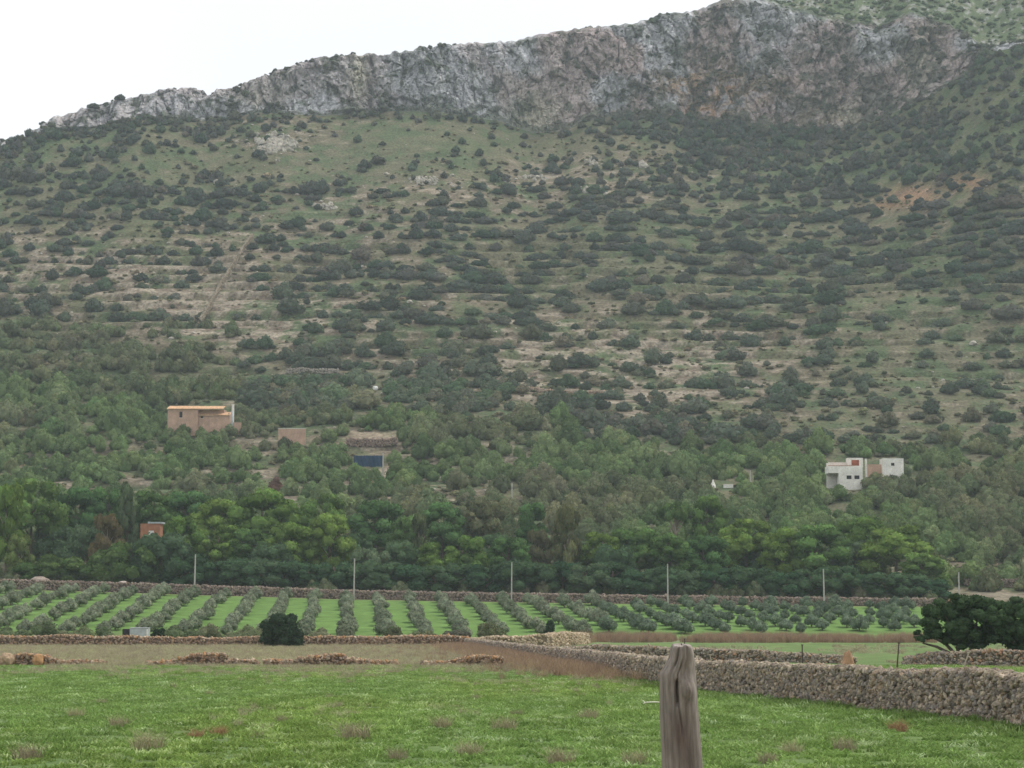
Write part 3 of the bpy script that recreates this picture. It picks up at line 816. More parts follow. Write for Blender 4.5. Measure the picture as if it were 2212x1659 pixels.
for i, (cx, cy, rx, ry, n, s_, lab) in enumerate([
  (592, 312, 44, 22, 230, 1.35, 'largest pale rock outcrop on the grassy upper slope below the left cliff'), (1278, 353, 12, 6, 16, 1.5, 'pale rock outcrop in the grass under the middle of the cliff'),
  (1388, 358, 13, 6, 16, 1.5, 'pale rock outcrop beside dark bushes, right of its twin'), (1150, 383, 34, 7, 34, 1.0, 'scattered pale ledge below the green patch, centre of the slope'),
  (920, 392, 36, 10, 70, 1.1, 'broken tan ledge left of the central pale ledge'), (1268, 414, 26, 7, 24, 1.1, 'low white ledge above the central terraces'),
  (705, 446, 32, 8, 26, 1.0, 'low pale ledge left of centre on the upper terraces'), (1310, 424, 9, 6, 8, 1.4, 'small round pale rock right of the low white ledge')]):
    g9 = g_(640+i); a_ = np.clip(g9.normal(size=(n, 2))*.40, -.9, .9); q_ = [ground_pt(cx+u_*rx, cy+v_*ry) for u_, v_ in a_]
    P_ = np.array(q_); S_ = s_*np.exp(g9.normal(-.1, .35, n))[:, None]*np.array([1.0, .8, .75]); V_, F_ = merge_rocks(P_, S_, g9, 1, .3)
    o_1 = link('rock_outcrop', make_mesh('rock_outcrop', V_, F_, M_outc if i else globals().setdefault('M_outc', surface_mat('outcrop_rock', (.42, .39, .33), noises=((.5, .6, 1.3), (3, .8, 1.2)), bump=.6, attr=False))))
    tag(o_1, lab, 'rocks', 'rock outcrops on the upper slope')
# ------------------------------------------------------------------ trees of the belt behind the road wall
def xyz(px, d, dz=0.0):
    u = ray(px, 1200)[0]; x = float(u*d); return x, float(d), float(ground_z(x, d))+dz
def z_at(py, d): return CAMZ + d*float(ray(W0/2, py)[1])
def trunk_mb(h, r, lean, forks, g):
    m = MB()
    pts = [(0, 0, -.3), (lean*.3, 0, h*.35), (lean*.8, .1, h*.7), (lean, .1, h)]
    m.tube(pts, [r*1.3, r, r*.75, r*.35], 7, .15)
    for k in range(forks):
        a = g.uniform(0, 6.28); z0 = h*g.uniform(.4, .75); L_ = h*g.uniform(.25, .42)
        p0 = np.array([lean*z0/h, .05, z0]); p1 = p0+np.array([cos(a)*L_*.5, sin(a)*L_*.5, L_*.5]); p2 = p0+np.array([cos(a)*L_*.95, sin(a)*L_*.95, L_*.85])
        m.tube([p0, p1, p2], [r*.55, r*.4, r*.15], 5)
    return m
def pine_lobes(g, style):
    """unit tree: height 1, half width about .5"""
    lo = []
    n = 40 if style != 'umbrella' else 30
    for i in range(n):
        t = g.random()
        if style == 'round':   z = .26+.68*t; R = .46*math.sqrt(max(.04, 1-((z-.5)/.5)**2))
        elif style == 'cone':  z = .14+.80*t; R = .40*(1-((z-.14)/.86))**.65+.04
        elif style == 'tall':  z = .20+.72*t; R = .40*(1-((z-.3)/.72)**2)**.5 if z > .3 else .40
        else:                  z = .68+.20*t; R = .5*math.sqrt(max(.05, 1-((z-.68)/.24)**2))
        a = g.uniform(0, 2*pi); q = R*math.sqrt(g.uniform(.25, 1))
        s_ = g.uniform(.075, .135)*(1.1 if style == 'round' else 1)
        lo.append((cos(a)*q, sin(a)*q, z, s_*1.25, s_*1.25, s_*.82, g.uniform(.62, 1.5)))
    return lo
TREES = {}
def variants(kind, styles, n, leaf, mat, barkmat, h, seed, hang=0, elong=1.0):
    out = []
    for i, st in enumerate(styles):
        gg = g_(seed+i)
        lo = pine_lobes(gg, st)
        lo = [(a*h, b*h, c*h, d_*h, e*h, f*h, t) for a, b, c, d_, e, f, t in lo]
        cm = crown_mesh(kind+'_crown', lo, n, leaf, gg, mat, hang=hang, elong=elong, up=.25)
        tm = trunk_mb(h*.8, h*(.05 if st == 'umbrella' else .024), gg.uniform(-.6, .6), 7, gg).build(kind+'_trunk', barkmat, None, True)
        me = tm.data; bpy.data.objects.remove(tm)
        out.append((cm, me))
    TREES[kind] = (out, h)
variants('pine', ['round', 'tall', 'cone', 'round', 'tall', 'round'], 4200, .30, M_pine, M_bark, 12.0, 700)
variants('umbrella', ['umbrella'], 3000, .28, M_pine, M_palebark, 12.0, 720)
M_euca = leaf_mat('eucalyptus_leaves', [(0, (0.115, 0.135, 0.070)), (1, (0.140, 0.150, 0.080))], use_tint=True)
M_cedar = leaf_mat('cedar_leaves', [(0, (0.095, 0.130, 0.070)), (1, (0.110, 0.145, 0.080))], use_tint=True)
variants('eucalyptus', ['tall', 'round'], 4200, .30, M_euca, M_palebark, 12.0, 730, hang=1.5, elong=1.6)
variants('cypress', ['cone'], 3600, .28, M_cedar, M_bark, 12.0, 740, hang=.8, elong=1.3)
def broad_lobes(g):
    lo = []
    for i in range(26):
        t = g.random(); z = .16+.68*t; R = .52*math.sqrt(max(.06, 1-((z-.42)/.5)**2)); a = g.uniform(0, 6.28); q = R*math.sqrt(g.uniform(.3, 1)); s_ = g.uniform(.12, .19)
        lo.append((cos(a)*q, sin(a)*q, z, s_*1.15, s_*1.15, s_*.95, g.uniform(.78, 1.25)))
    return lo
outb = []
for i in range(5):
    gg = g_(750+i); lo = [tuple(np.array(l[:6])*7)+(l[6],) for l in broad_lobes(gg)]
    cm = crown_mesh('carob_crown', lo, 3200, .24, gg, M_broad); t_ = trunk_mb(5, .2, gg.uniform(-.4, .4), 6, gg).build('t', M_bark, None, True)
    outb.append((cm, t_.data)); bpy.data.objects.remove(t_)
TREES['carob'] = (outb, 7.0)
used_labels = {}
def plant(kind, name, px, top, width, d, label, cat, group, tint=(1, 1, 1), var=None, rz=None):
    x, y, z = xyz(px, d)
    H = z_at(top, d)-z
    (vs, h0) = TREES[kind]; k = var if var is not None else random.randrange(len(vs))
    s_ = H/h0; w = width/F*d/(h0*1.02)
    root = empty(name, (x, y, z-.1), random.uniform(0, 6.28) if rz is None else rz)
    root.scale = (w, w, s_*1.03)
    cm, tm = vs[k]
    c = link('crown', cm, root); c['tint'] = list(tint)
    link('trunk', tm, root)
    tag(root, label, cat, group)
    return root
Y = (1.2, 1.16, .95); B = (1.05, 1.08, 1.05); D_ = (.85, .95, 1.1); Gy = (1.15, 1.05, 1.1)
PINES = [  # px, top, width, d, tint, variant, look
 (66, 1036, 150, 438, B, 0, 'wide dark pine behind the bright tree at the left edge'),
 (165, 1062, 120, 452, D_, 3, 'dark pine left of the pale pointed cypress'),
 (232, 1052, 100, 458, D_, 1, 'dark pine directly behind the pale pointed cypress'),
 (330, 1062, 110, 468, B, 0, 'pine rising behind the red roofed hut'),
 (392, 1116, 88, 424, (1.1, 1.15, 1), 5, 'low round bright pine right of the red roofed hut'),
 (408, 1068, 120, 470, D_, 3, 'pine behind and above the low round bright pine'),
 (478, 1080, 135, 462, Y, 5, 'broad yellow-green pine above the leftmost road pole'),
 (470, 1135, 120, 428, Y, 0, 'lower pine just right of the leftmost road pole'),
 (570, 1066, 150, 448, Y, 3, 'broadest bright pine between the first two road poles'),
 (545, 1140, 130, 424, B, 1, 'front pine with dark base midway between the first two road poles'),
 (640, 1085, 110, 455, Y, 1, 'pine right of the broadest bright pine'),
 (625, 1130, 120, 425, Y, 5, 'front bright pine below and right of the broadest pine'),
 (700, 1068, 100, 462, B, 0, 'pine with its top left of the second road pole'),
 (712, 1118, 105, 428, Y, 3, 'front pine just left of the second road pole'),
 (812, 1082, 130, 458, D_, 5, 'wide bluish pine above the second road pole'),
 (880, 1112, 100, 440, D_, 1, 'narrow dark pine right of the wide bluish pine'),
 (955, 1092, 110, 462, D_, 3, 'dark pine left of the brownish eucalyptus'),
 (945, 1172, 95, 420, Y, 0, 'low bright pine left of the third road pole'),
 (1018, 1158, 105, 418, Y, 2, 'low pointed bright pine closest to the third road pole on its left'),
 (1098, 1162, 95, 424, D_, 5, 'low dark round pine behind the third road pole'),
 (1150, 1088, 110, 456, D_, 2, 'tall dark pine above and right of the third road pole'),
 (1302, 1150, 105, 428, Y, 0, 'bright pine right of the drooping eucalyptus'),
 (1375, 1142, 120, 432, B, 5, 'wide pine left of the fourth road pole'),
 (1447, 1150, 110, 426, B, 1, 'dark pine standing behind the fourth road pole'),
 (1530, 1078, 90, 468, Y, 3, 'bright pine beside the umbrella pine, taller of the two round ones'),
 (1520, 1158, 120, 428, D_, 5, 'dark low pine right of the fourth road pole'),
 (1612, 1122, 130, 440, Y, 0, 'bright pine midway between the fourth and fifth road poles'),
 (1690, 1138, 115, 434, Y, 1, 'olive green pine left of the fifth road pole'),
 (1768, 1140, 140, 430, B, 3, 'wide pine behind the fifth road pole'),
 (1868, 1118, 130, 446, Y, 5, 'yellow-green pine right of the fifth road pole'),
 (1935, 1136, 150, 432, Y, 0, 'largest yellow-green pine at the right end of the tree belt'),
 (1990, 1192, 120, 420, B, 1, 'last pine of the belt sloping down to the right'),
]
for px_, t_, w_, d_, ti, v_, lab in PINES:
    plant('pine', 'pine_tree', px_, t_, w_, d_, lab, 'pine tree', 'pines of the tree belt along the road', ti, v_)
plant('umbrella', 'umbrella_pine', 1460, 1080, 78, 462, 'umbrella pine with pale forked trunk and flat crown', 'pine tree', None, (1.05, 1.0, 1.0), 0)
plant('eucalyptus', 'eucalyptus', 12, 1052, 95, 412, 'bright yellow-green eucalyptus cut by the left picture edge', 'tree', 'eucalyptus trees of the belt', (.95, 1.35, .55), 0)
plant('eucalyptus', 'eucalyptus', 40, 1160, 60, 408, 'lower pale eucalyptus beside the one at the left edge', 'tree', 'eucalyptus trees of the belt', (1.05, 1.2, .75), 1)
plant('eucalyptus', 'eucalyptus', 1040, 1082, 100, 468, 'brownish eucalyptus with a broad head behind the third road pole', 'tree', 'eucalyptus trees of the belt', (1.0, .95, .95), 1)
plant('eucalyptus', 'eucalyptus', 1226, 1098, 76, 428, 'drooping olive eucalyptus right of the third road pole', 'tree', 'eucalyptus trees of the belt', (1.05, 1.0, .85), 0)
plant('eucalyptus', 'eucalyptus', 1165, 1150, 60, 430, 'small brownish eucalyptus left of the drooping one', 'tree', 'eucalyptus trees of the belt', (1.0, .9, .9), 1)
plant('eucalyptus', 'eucalyptus', 905, 1110, 50, 432, 'slim drooping eucalyptus right of the second road pole', 'tree', 'eucalyptus trees of the belt', (.9, .95, .85), 0)
plant('cypress', 'cypress', 272, 1052, 62, 424, 'pale pointed cypress left of the red roofed hut', 'tree', None, (1, 1, .95), 0)
plant('eucalyptus', 'dry_tree', 232, 1118, 72, 418, 'brownish half dry tree left of the red roofed hut', 'tree', None, (1.25, .85, .8), 1)
CAROBS = [(75, 1216, 70), (130, 1200, 80), (185, 1196, 80), (240, 1186, 80), (292, 1160, 90), (345, 1150, 95), (405, 1200, 80), (455, 1206, 75), (510, 1205, 80), (565, 1210, 80), (618, 1212, 75), (670, 1216, 75),
          (722, 1206, 78), (772, 1210, 75), (828, 1212, 80), (885, 1220, 78), (940, 1222, 75), (995, 1216, 75), (1050, 1222, 75), (1105, 1208, 80), (1160, 1214, 78), (1215, 1212, 80), (1268, 1218, 76), (1322, 1214, 80), (1378, 1222, 78),
          (1432, 1226, 72), (1486, 1232, 70), (1540, 1230, 72), (1592, 1222, 80), (1648, 1230, 76), (1700, 1236, 72), (1752, 1228, 76), (1805, 1224, 82), (1858, 1240, 72), (1910, 1236, 80), (1962, 1240, 76), (2012, 1250, 70)]
for i, (px_, t_, w_) in enumerate(CAROBS):
    ti = ((1.35, 1.25, .8) if i < 5 else (1, 1, 1)) if i < 13 else ((1.25, 1.15, 1.15) if i % 3 else (.9, 1.0, 1.0))
    plant('carob', 'carob_tree', px_, t_-2, w_*1.25, 405+random.uniform(0, 5), 'leafy dark carob tree behind the road wall, %s from the left' % ordinal(i+1), 'tree', 'carob trees right behind the road wall', ti)
# taller filler trees of the second row
FILL = [(120, 1125, 90, 440), (185, 1130, 80, 430), (345, 1150, 90, 430), (760, 1150, 90, 436), (800, 1172, 80, 420), (868, 1165, 90, 424), (1060, 1140, 90, 440), (1250, 1165, 90, 445), (1575, 1150, 90, 446), (1655, 1165, 80, 440), (1735, 1165, 90, 440), (1830, 1160, 90, 440), (425, 1150, 90, 436), (520, 1120, 90, 452), (660, 1150, 90, 440), (590, 1170, 90, 420), (990, 1120, 90, 470), (1330, 1175, 90, 418)]
for i, (px_, t_, w_, d_) in enumerate(FILL):
    plant('carob', 'bay_tree', px_, t_, w_, d_, 'round grey-green bay tree among the pines, %s from the left' % ordinal(sorted(f[0] for f in FILL).index(px_)+1), 'tree', 'bay trees between the pines', (1.7, 1.45, 1.5))
# undergrowth that closes the belt
g = g_(33); n = 700
pp = g.uniform(-60, 2040, n); dd = g.uniform(403, 470, n); xx_ = ray(pp, 1200)[0]*dd
rr = g.uniform(1.0, 2.2, n)
scatter('belt_undergrowth', np.stack([xx_, dd, ground_z(xx_, dd)-.2], 1), g.uniform(0, 6, n), np.stack([rr, rr, rr*1.2], 1), np.ones((n, 3))*g.uniform(.7, 1.2, n)[:, None], WILD[:3], 'dark undergrowth below the pines and carobs', 'undergrowth')

# ------------------------------------------------------------------ the olive grove
OL = []
for i in range(6):
    gg = g_(800+i); lo = [(a*1.5, b*1.5, .42+c*1.5, d_*1.45, e*1.45, f*1.5, t) for a, b, c, d_, e, f, t in bush_lobes(gg, 6, 1.0, .6)]
    cm = crown_mesh('olive_crown', lo, 1300, .115, gg, M_olive, core=.78)
    t_ = trunk_mb(1.5, .12, gg.uniform(-.2, .2), 4, gg).build('t', M_palebark, None, True)
    OL.append((cm, t_.data)); bpy.data.objects.remove(t_)
cands = []
g = g_(44)
nrow = 0
for k in range(-16, 24):
    row = []
    for j in range(11):
        d_ = 294+9.0*j+g.uniform(-1.3, 1.3); x_ = -0.0858*d_+6.1*k+g.uniform(-.4, .4)
        p_, q_ = proj(x_, d_, float(ground_z(x_, d_)))
        if p_ < -8 or p_ > 1975: continue
        if p_ > 1050 and d_ < 297+(p_-1050)/900*20: continue
        if p_ > 1300 and g.random() < .06: continue
        row.append((x_, d_, p_, j))
    if row:
        nrow += 1
        for r_i, (x_, d_, p_, j) in enumerate(row): cands.append((x_, d_, p_, nrow, r_i+1))
print('olives', len(cands), 'rows', nrow)
extra = sorted(cands, key=lambda c: -c[1])[:max(0, len(cands)-298)]
for (x_, d_, p_, rw, ri) in cands:
    if (x_, d_, p_, rw, ri) in extra: continue
    v_ = OL[g.integers(0, 6)]
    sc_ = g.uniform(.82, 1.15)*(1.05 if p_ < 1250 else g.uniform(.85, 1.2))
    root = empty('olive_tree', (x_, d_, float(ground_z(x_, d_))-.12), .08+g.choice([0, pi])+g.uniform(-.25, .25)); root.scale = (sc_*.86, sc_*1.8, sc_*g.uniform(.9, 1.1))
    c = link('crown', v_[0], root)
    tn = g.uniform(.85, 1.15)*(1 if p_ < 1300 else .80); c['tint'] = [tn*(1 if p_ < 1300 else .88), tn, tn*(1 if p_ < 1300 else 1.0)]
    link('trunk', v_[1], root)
    tag(root, 'grey-green olive, %s row from the left, %s tree from the near end' % (ordinal(rw), ordinal(ri)), 'olive tree', 'olive trees planted in rows')

# ------------------------------------------------------------------ poles
M_conc = surface_mat('pole_concrete', (.44, .42, .38), noises=((3, .8, 1.15),), bump=.2, bump_scale=20, bump_dist=.01, attr=False)
M_iron = surface_mat('rusty_iron', (.085, .065, .055), noises=((8, .6, 1.3),), attr=False)
def pole(px, top, base, d, label, group, w=.15, lean=0.0, cap=True):
    u = ray(px, 1200)[0]; x = float(u*d); z0 = float(ground_z(x, d)); z1 = z_at(top, d)
    m = MB(); H = z1-z0+.3
    # square tapering concrete pole
    a = w*.62; b = w*.42
    v = [[-a, -a, 0], [a, -a, 0], [a, a, 0], [-a, a, 0], [lean-b, -b, H], [lean+b, -b, H], [lean+b, b, H], [lean-b, b, H]]
    m.add(v, [[0, 3, 2, 1], [4, 5, 6, 7], [0, 1, 5, 4], [1, 2, 6, 5], [2, 3, 7, 6], [3, 0, 4, 7]])
    root = empty('utility_pole', (x, d, z0-.3))
    m.build('shaft', M_conc, root)
    if cap:
        c = MB(); c.tube([(lean, 0, H-.02), (lean, 0, H+.14)], [.03, .03], 6); c.tube([(lean, 0, H+.1), (lean, 0, H+.22)], [.06, .045], 8)
        c.build('insulator', M_iron, root, True)
    tag(root, label, 'utility pole', group)
    return root
for i, (px_, t_, l_) in enumerate([(421, 1197, .12), (765, 1206, .1), (1105, 1214, .06), (1442, 1218, .0), (1779, 1229, -.08)]):
    pole(px_, t_, 0, 387.5, 'pale concrete pole in front of the road wall, %s from the left' % ordinal(i+1), 'poles along the road wall', .26, l_)
def hill_pole(px, top, base, label, w=.34, d0=395, d1=1000):
    d = find_d(px, base, d0, d1); return pole(px, top, base, d, label, 'poles beyond the road', w)
hill_pole(826, 978, 1034, 'pale pole standing beside the blue sheet on the slope')
hill_pole(1106, 1043, 1086, 'lone pale pole on the slope above the third road pole')
hill_pole(1623, 1016, 1042, 'thin pole on the slope left of the white ruined house', .26)
pole(2021, 1201, 0, 425, 'short pole at the right end of the tree belt, left of a twin', 'poles beyond the road', .24)
pole(2070, 1236, 0, 396, 'short pole above the dark shrub on the right', 'poles beyond the road', .24)

# ------------------------------------------------------------------ dry stone walls
def stone_wall(name, pts, hgt_, th, size, pal, seed, label, level=0, rag=.12, group=None, lean_in=.12, upright=0.0, cat='stone wall', gaps=None, top_pal=None):
    g = g_(seed)
    pts = np.array(pts, float); seg = np.linalg.norm(np.diff(pts, axis=0), axis=1); cum = np.concatenate([[0], np.cumsum(seg)]); Ltot = cum[-1]
    hfun = (lambda s: np.interp(s, np.linspace(0, Ltot, len(hgt_)), hgt_)) if hasattr(hgt_, '__len__') else (lambda s: np.full(np.shape(s), hgt_))
    def at(s):
        x = np.interp(s, cum, pts[:, 0]); y = np.interp(s, cum, pts[:, 1])
        x2 = np.interp(s+.5, cum, pts[:, 0]); y2 = np.interp(s+.5, cum, pts[:, 1]); x1 = np.interp(s-.5, cum, pts[:, 0]); y1 = np.interp(s-.5, cum, pts[:, 1])
        tx, ty = x2-x1, y2-y1; l = np.hypot(tx, ty)+1e-9
        return x, y, tx/l, ty/l
    def hh(s): return hfun(s)*(1+rag*2*(fbm(s/2.2, s*0, seed=seed, octv=3)-.5)) * (1 if gaps is None else gaps(s))
    P = []; S = []; kind = []
    area_f = Ltot*np.mean(hfun(np.linspace(0, Ltot, 50)))
    for sd_ in (1, -1):
        n = int(area_f/(size*size*.52))
        s = g.uniform(0, Ltot, n); t = g.random(n); x, y, tx, ty = at(s); H = hh(s); k = H > .08
        off = sd_*(th/2 - lean_in*t*th + g.uniform(-.04, .04, n))
        px_ = x + ty*off; py_ = y - tx*off
        P.append(np.stack([px_, py_, ground_z(px_, py_, False)-.03+t*H], 1)[k]); kind.append(np.zeros(k.sum())+t[k]*.9)
    n = int(Ltot*th/(size*size*.5)); s = g.uniform(0, Ltot, n); x, y, tx, ty = at(s); H = hh(s); k = H > .08
    off = g.uniform(-.5, .5, n)*th*.85; px_ = x+ty*off; py_ = y-tx*off
    P.append(np.stack([px_, py_, ground_z(px_, py_, False)+H+g.uniform(-.06, .08, n)*size*4], 1)[k]); kind.append(np.ones(k.sum()))
    P = np.concatenate(P); kind = np.concatenate(kind); n = len(P)
    sc_ = size*np.stack([g.uniform(.45, .85, n), g.uniform(.35, .6, n), g.uniform(.3, .6, n)], 1)*np.exp(g.normal(0, .18, n))[:, None]
    V, Fc = merge_rocks(P, sc_, g, level, .24)
    pal = np.array(pal); nv = len(ICO[level][0])
    c = pal[g.integers(0, len(pal), n)]
    if top_pal is not None:
        tp = np.array(top_pal); kk = (kind > .93) & (g.random(n) < .75); c[kk] = tp[g.integers(0, len(tp), kk.sum())]
    c = c*g.uniform(.78, 1.22, n)[:, None]
    Cc_ = np.repeat(c, nv, 0)
    # earthy core so that no light passes
    s = np.linspace(0, Ltot, max(8, int(Ltot/1.2))); x, y, tx, ty = at(s); H = np.maximum(hh(s)-size*.35, .0)
    w = th/2-size*.30
    rows = []
    for o_, zf in ((w, 0), (w*.85, 1), (-w*.85, 1), (-w, 0)):
        qx = x+ty*o_; qy = y-tx*o_
        rows.append(np.stack([qx, qy, ground_z(qx, qy, False)-.2+zf*(H+.2)], 1))
    cv = np.stack(rows, 1).reshape(-1, 3); cf = grid_faces(len(s), 4)+len(V)
    V = np.concatenate([V, cv]); Cc_ = np.concatenate([Cc_, np.tile(pal.mean(0)*.45, (len(cv), 1))])
    me = make_mesh(name, V, [Fc, cf], M_stone, Cc_)
    o = link(name, me); tag(o, label, cat, group, 'thing' if label else None)
    return o
def wl_pts(lst): return [(float(ray(p, 1300)[0]*d), d) for p, d in lst]
PAL_near = [(.29, .24, .19), (.25, .215, .175), (.34, .28, .22), (.20, .17, .145), (.42, .345, .26), (.32, .24, .17), (.26, .23, .205)]
PAL_top = [(.38, .32, .24), (.32, .26, .19), (.26, .21, .17)]
PAL_red = [(.29, .18, .115), (.34, .235, .16), (.22, .15, .11), (.38, .29, .21), (.25, .19, .15)]
PAL_road = [(.24, .19, .155), (.21, .165, .14), (.28, .22, .17), (.26, .20, .17)]
PAL_or = [(.42, .24, .12), (.36, .26, .17), (.46, .36, .26)]
# the wall running from the right foreground away to the field corner, in two stretches of one wall
stone_wall('stone_wall', [(15.6, 38), (13.75, 51), (11.0, 70), (8.5, 89)], 1.28, .75, .15, PAL_near, 901, 'long grey-brown dry stone wall running away behind the wooden post', 1, .09, top_pal=PAL_top)
W1 = bpy.data.objects['stone_wall']
far_part = stone_wall('wall_far_stretch', [(8.5, 89), (6.6, 116), (5.06, 145), (1.5, 180), (-2.6, 215), (-5.6, 240)], [1.28, 1.25, 1.25, 1.1, 1.0, .9], .8, .20, PAL_near, 902, None, 0, .09, top_pal=PAL_top)
for k_ in ('category',):
    if k_ in far_part: del far_part[k_]
far_part.parent = W1; far_part.name = 'far_stretch'
stone_wall('stone_wall', wl_pts([(-60, 240), (300, 240), (620, 240), (1012, 240)]), [1.25, 1.2, 1.05, 1.15, 1.2], .9, .28, PAL_red, 903, 'low reddish stone wall crossing below the olive rows', 0, .16, top_pal=PAL_or)
rgap = lambda s: np.clip(.5+.5*sstep(fbm(s/1.7, s*0, seed=77, octv=3), .33, .65), 0, 1.1)
stone_wall('rubble_wall', wl_pts([(-60, 152), (90, 152), (232, 152)]), [1.0, .9, .75, .6, .5], .8, .24, PAL_red, 904, 'collapsed rubble wall with orange stones at the left edge', 0, .3, 'collapsed rubble walls across the field', gaps=rgap, top_pal=PAL_or, cat='rubble wall')
stone_wall('rubble_wall', wl_pts([(318, 151), (560, 151)]), [.5, .85, .9, .8], .8, .24, PAL_red, 905, 'middle left stretch of the collapsed wall, under the dark round bush', 0, .25, 'collapsed rubble walls across the field', gaps=rgap, top_pal=PAL_or, cat='rubble wall')
stone_wall('rubble_wall', wl_pts([(572, 150), (860, 150)]), [.8, .95, .85, .9, .6], .8, .24, PAL_red, 906, 'longest stretch of the collapsed wall, right of the dark bush', 0, .25, 'collapsed rubble walls across the field', gaps=rgap, top_pal=PAL_or, cat='rubble wall')
stone_wall('rubble_wall', wl_pts([(912, 149), (1085, 148)]), [.5, .9, .8, .7], .8, .24, PAL_red, 907, 'short rightmost stretch of the collapsed wall in brown weeds', 0, .25, 'collapsed rubble walls across the field', gaps=rgap, top_pal=PAL_or, cat='rubble wall')
stone_wall('road_wall', wl_pts([(-150, 391), (0, 391), (700, 391), (1400, 391), (2035, 391)]), [1.75, 1.75, 1.6, 1.5, 1.4], .9, .42, PAL_road, 908, 'long low brown wall along the road behind the olive grove', 0, .06)
stone_wall('stone_wall', wl_pts([(1000, 241), (1090, 236), (1180, 238), (1262, 258)]), [.9, 1.35, 1.45, 1.3], 1.6, .30, [(.46, .36, .25), (.40, .31, .21), (.52, .42, .30)], 909, 'pale straw coloured stone bank at the corner of the fields', 0, .25)
stone_wall('stone_wall', wl_pts([(1225, 196), (1360, 178), (1500, 170), (1640, 166), (1842, 160)]), [.6, 1.0, 1.0, .95, .8, .5], .8, .24, PAL_near+[(.36, .22, .14)], 910, 'low stone wall across the right field behind the post', 0, .14, top_pal=PAL_top)
stone_wall('stone_wall', wl_pts([(1955, 158), (2030, 153), (2120, 150), (2320, 146)]), [.5, .95, 1.15, 1.2], .8, .24, PAL_near+[(.36, .22, .14)], 911, 'low stone wall below the large dark shrub', 0, .12)
stone_wall('stone_wall', wl_pts([(2085, 432), (2330, 430)]), 1.6, .9, .42, PAL_road, 912, 'far grey wall right of the tree belt', 0, .08)

# ------------------------------------------------------------------ dark shrubs in the fields
M_dark = leaf_mat('dark_shrub_leaves', [(0, (0.038, 0.062, 0.036)), (1, (0.046, 0.072, 0.042))])
def shrub(name, px, base_d, width, top, label, seed, mat=None, n=9000, leaf=.14, k=26, group=None, trunks=True, squash=1.0):
    g = g_(seed); x, y, z = xyz(px, base_d); H = z_at(top, base_d)-z; R = width/F*base_d/2
    lo = []
    for i in range(k):
        t = g.random(); zz_ = H*(.10+.78*t); rr_ = R*.92*math.sqrt(max(.1, 1-((zz_/H-.42)/.62)**2)); a = g.uniform(0, 6.28); q = rr_*math.sqrt(g.uniform(.35, 1))*.82
        s_ = g.uniform(.17, .27)*R
        lo.append((cos(a)*q, sin(a)*q, zz_, s_*1.1, s_*1.1, s_*.9*squash, g.uniform(.8, 1.25)))
    lo.append((0, 0, H*.48, R*.72, R*.72, H*.40, 1.0)); lo.append((0, 0, H*.22, R*.6, R*.6, H*.22, .9))
    root = empty(name, (x, y, z-.1))
    link('crown', crown_mesh(name+'_crown', lo, n, leaf, g, mat or M_dark), root)
    m = MB()
    for i in range(4):
        a = g.uniform(0, 6.28); m.tube([(0, 0, -.1), (cos(a)*R*.2, sin(a)*R*.2, H*.3), (cos(a)*R*.5, sin(a)*R*.5, H*.7)], [.12, .09, .04], 6)
    m.build('trunk', M_bark, root, True)
    tag(root, label, 'shrub', group); return root
shrub('field_shrub', 611, 232, 112, 1320, 'round dark evergreen shrub in front of the reddish wall', 921)
shrub('field_shrub', 748, 243, 52, 1342, 'small olive bush behind the reddish wall, right of the dark round shrub', 922, M_olive, 3000, .13, 14)
shrub('field_shrub', 852, 243, 50, 1351, 'second small grey-green bush behind the reddish wall', 923, M_wild, 3000, .13, 14)
shrub('field_shrub', 1058, 252, 78, 1344, 'dark green bush left of the straw coloured bank', 924, M_wild, 5000, .13, 18)
shrub('field_shrub', 985, 246, 70, 1362, 'low grey brushwood at the end of the reddish wall', 925, leaf_mat('grey_brush', [(0, (.13, .13, .10)), (1, (.15, .15, .11))]), 4000, .13, 16)
shrub('field_shrub', 925, 248, 70, 1362, 'low green bush left of the grey brushwood', 930, M_wild, 4000, .13, 16)
shrub('field_shrub', 330+15, 250, 36, 1354, 'small dark bush just right of the grey metal tank', 926, M_dark, 2000, .13, 10)
shrub('field_shrub', 1188, 300, 26, 1335, 'small dark tree at the right foot of an olive row', 927, M_dark, 1500, .15, 9)
for i, q_ in enumerate([12, 52, 98, 140, 186, 228, 372, 412, 452, 498, 540, 574, 690, 900]):
    x, y, z = xyz(q_, 268+7*(i % 3))
    o = link('edge_bush', WILD[i % 6], None, (x, y, z-.15)); k_ = [1.5, 1.25, 1.7, 1.35][i % 4]; o.scale = (k_*1.25, k_, k_*.95); o['tint'] = [1.0, 1.05, 1.0]
    tag(o, 'low grey-green bush at the near foot of the olive rows, %s from the left' % ordinal(i+1), 'bush', 'bushes between the olive rows and the reddish wall')
# the big wind-shaped shrub on the right
def big_shrub(px, d, lobes, label, seed, n, stems):
    g = g_(seed); x, y, z = xyz(px, d); s1 = d/F
    lo = []
    for (cx, cy, r) in lobes:                    # offsets in picture units, turned into metres at this distance
        for k in range(9):
            a = g.uniform(0, 6.28); q = r*s1*g.uniform(.15, .70)
            lo.append(((cx-px)*s1+cos(a)*q, g.uniform(-1, 1)*r*s1*.9, z_at(cy, d)-z+sin(a)*q*.62, r*s1*g.uniform(.28, .42), r*s1*g.uniform(.28, .42), r*s1*g.uniform(.2, .32), g.uniform(.75, 1.3)))
    root = empty('dark_juniper', (x, y, z-.05))
    link('crown', crown_mesh('juniper_crown', lo, n, .105, g, M_jun, up=.5), root)
    m = MB()
    for st in stems:
        m.tube([((a-px)*s1, b_*.2, z_at(c, d)-z) for a, b_, c in st], np.linspace(.16, .06, len(st)), 7)
    m.build('trunk', M_bark, root, True)
    tag(root, label, 'shrub', 'dark wind-shaped junipers on the right'); return root
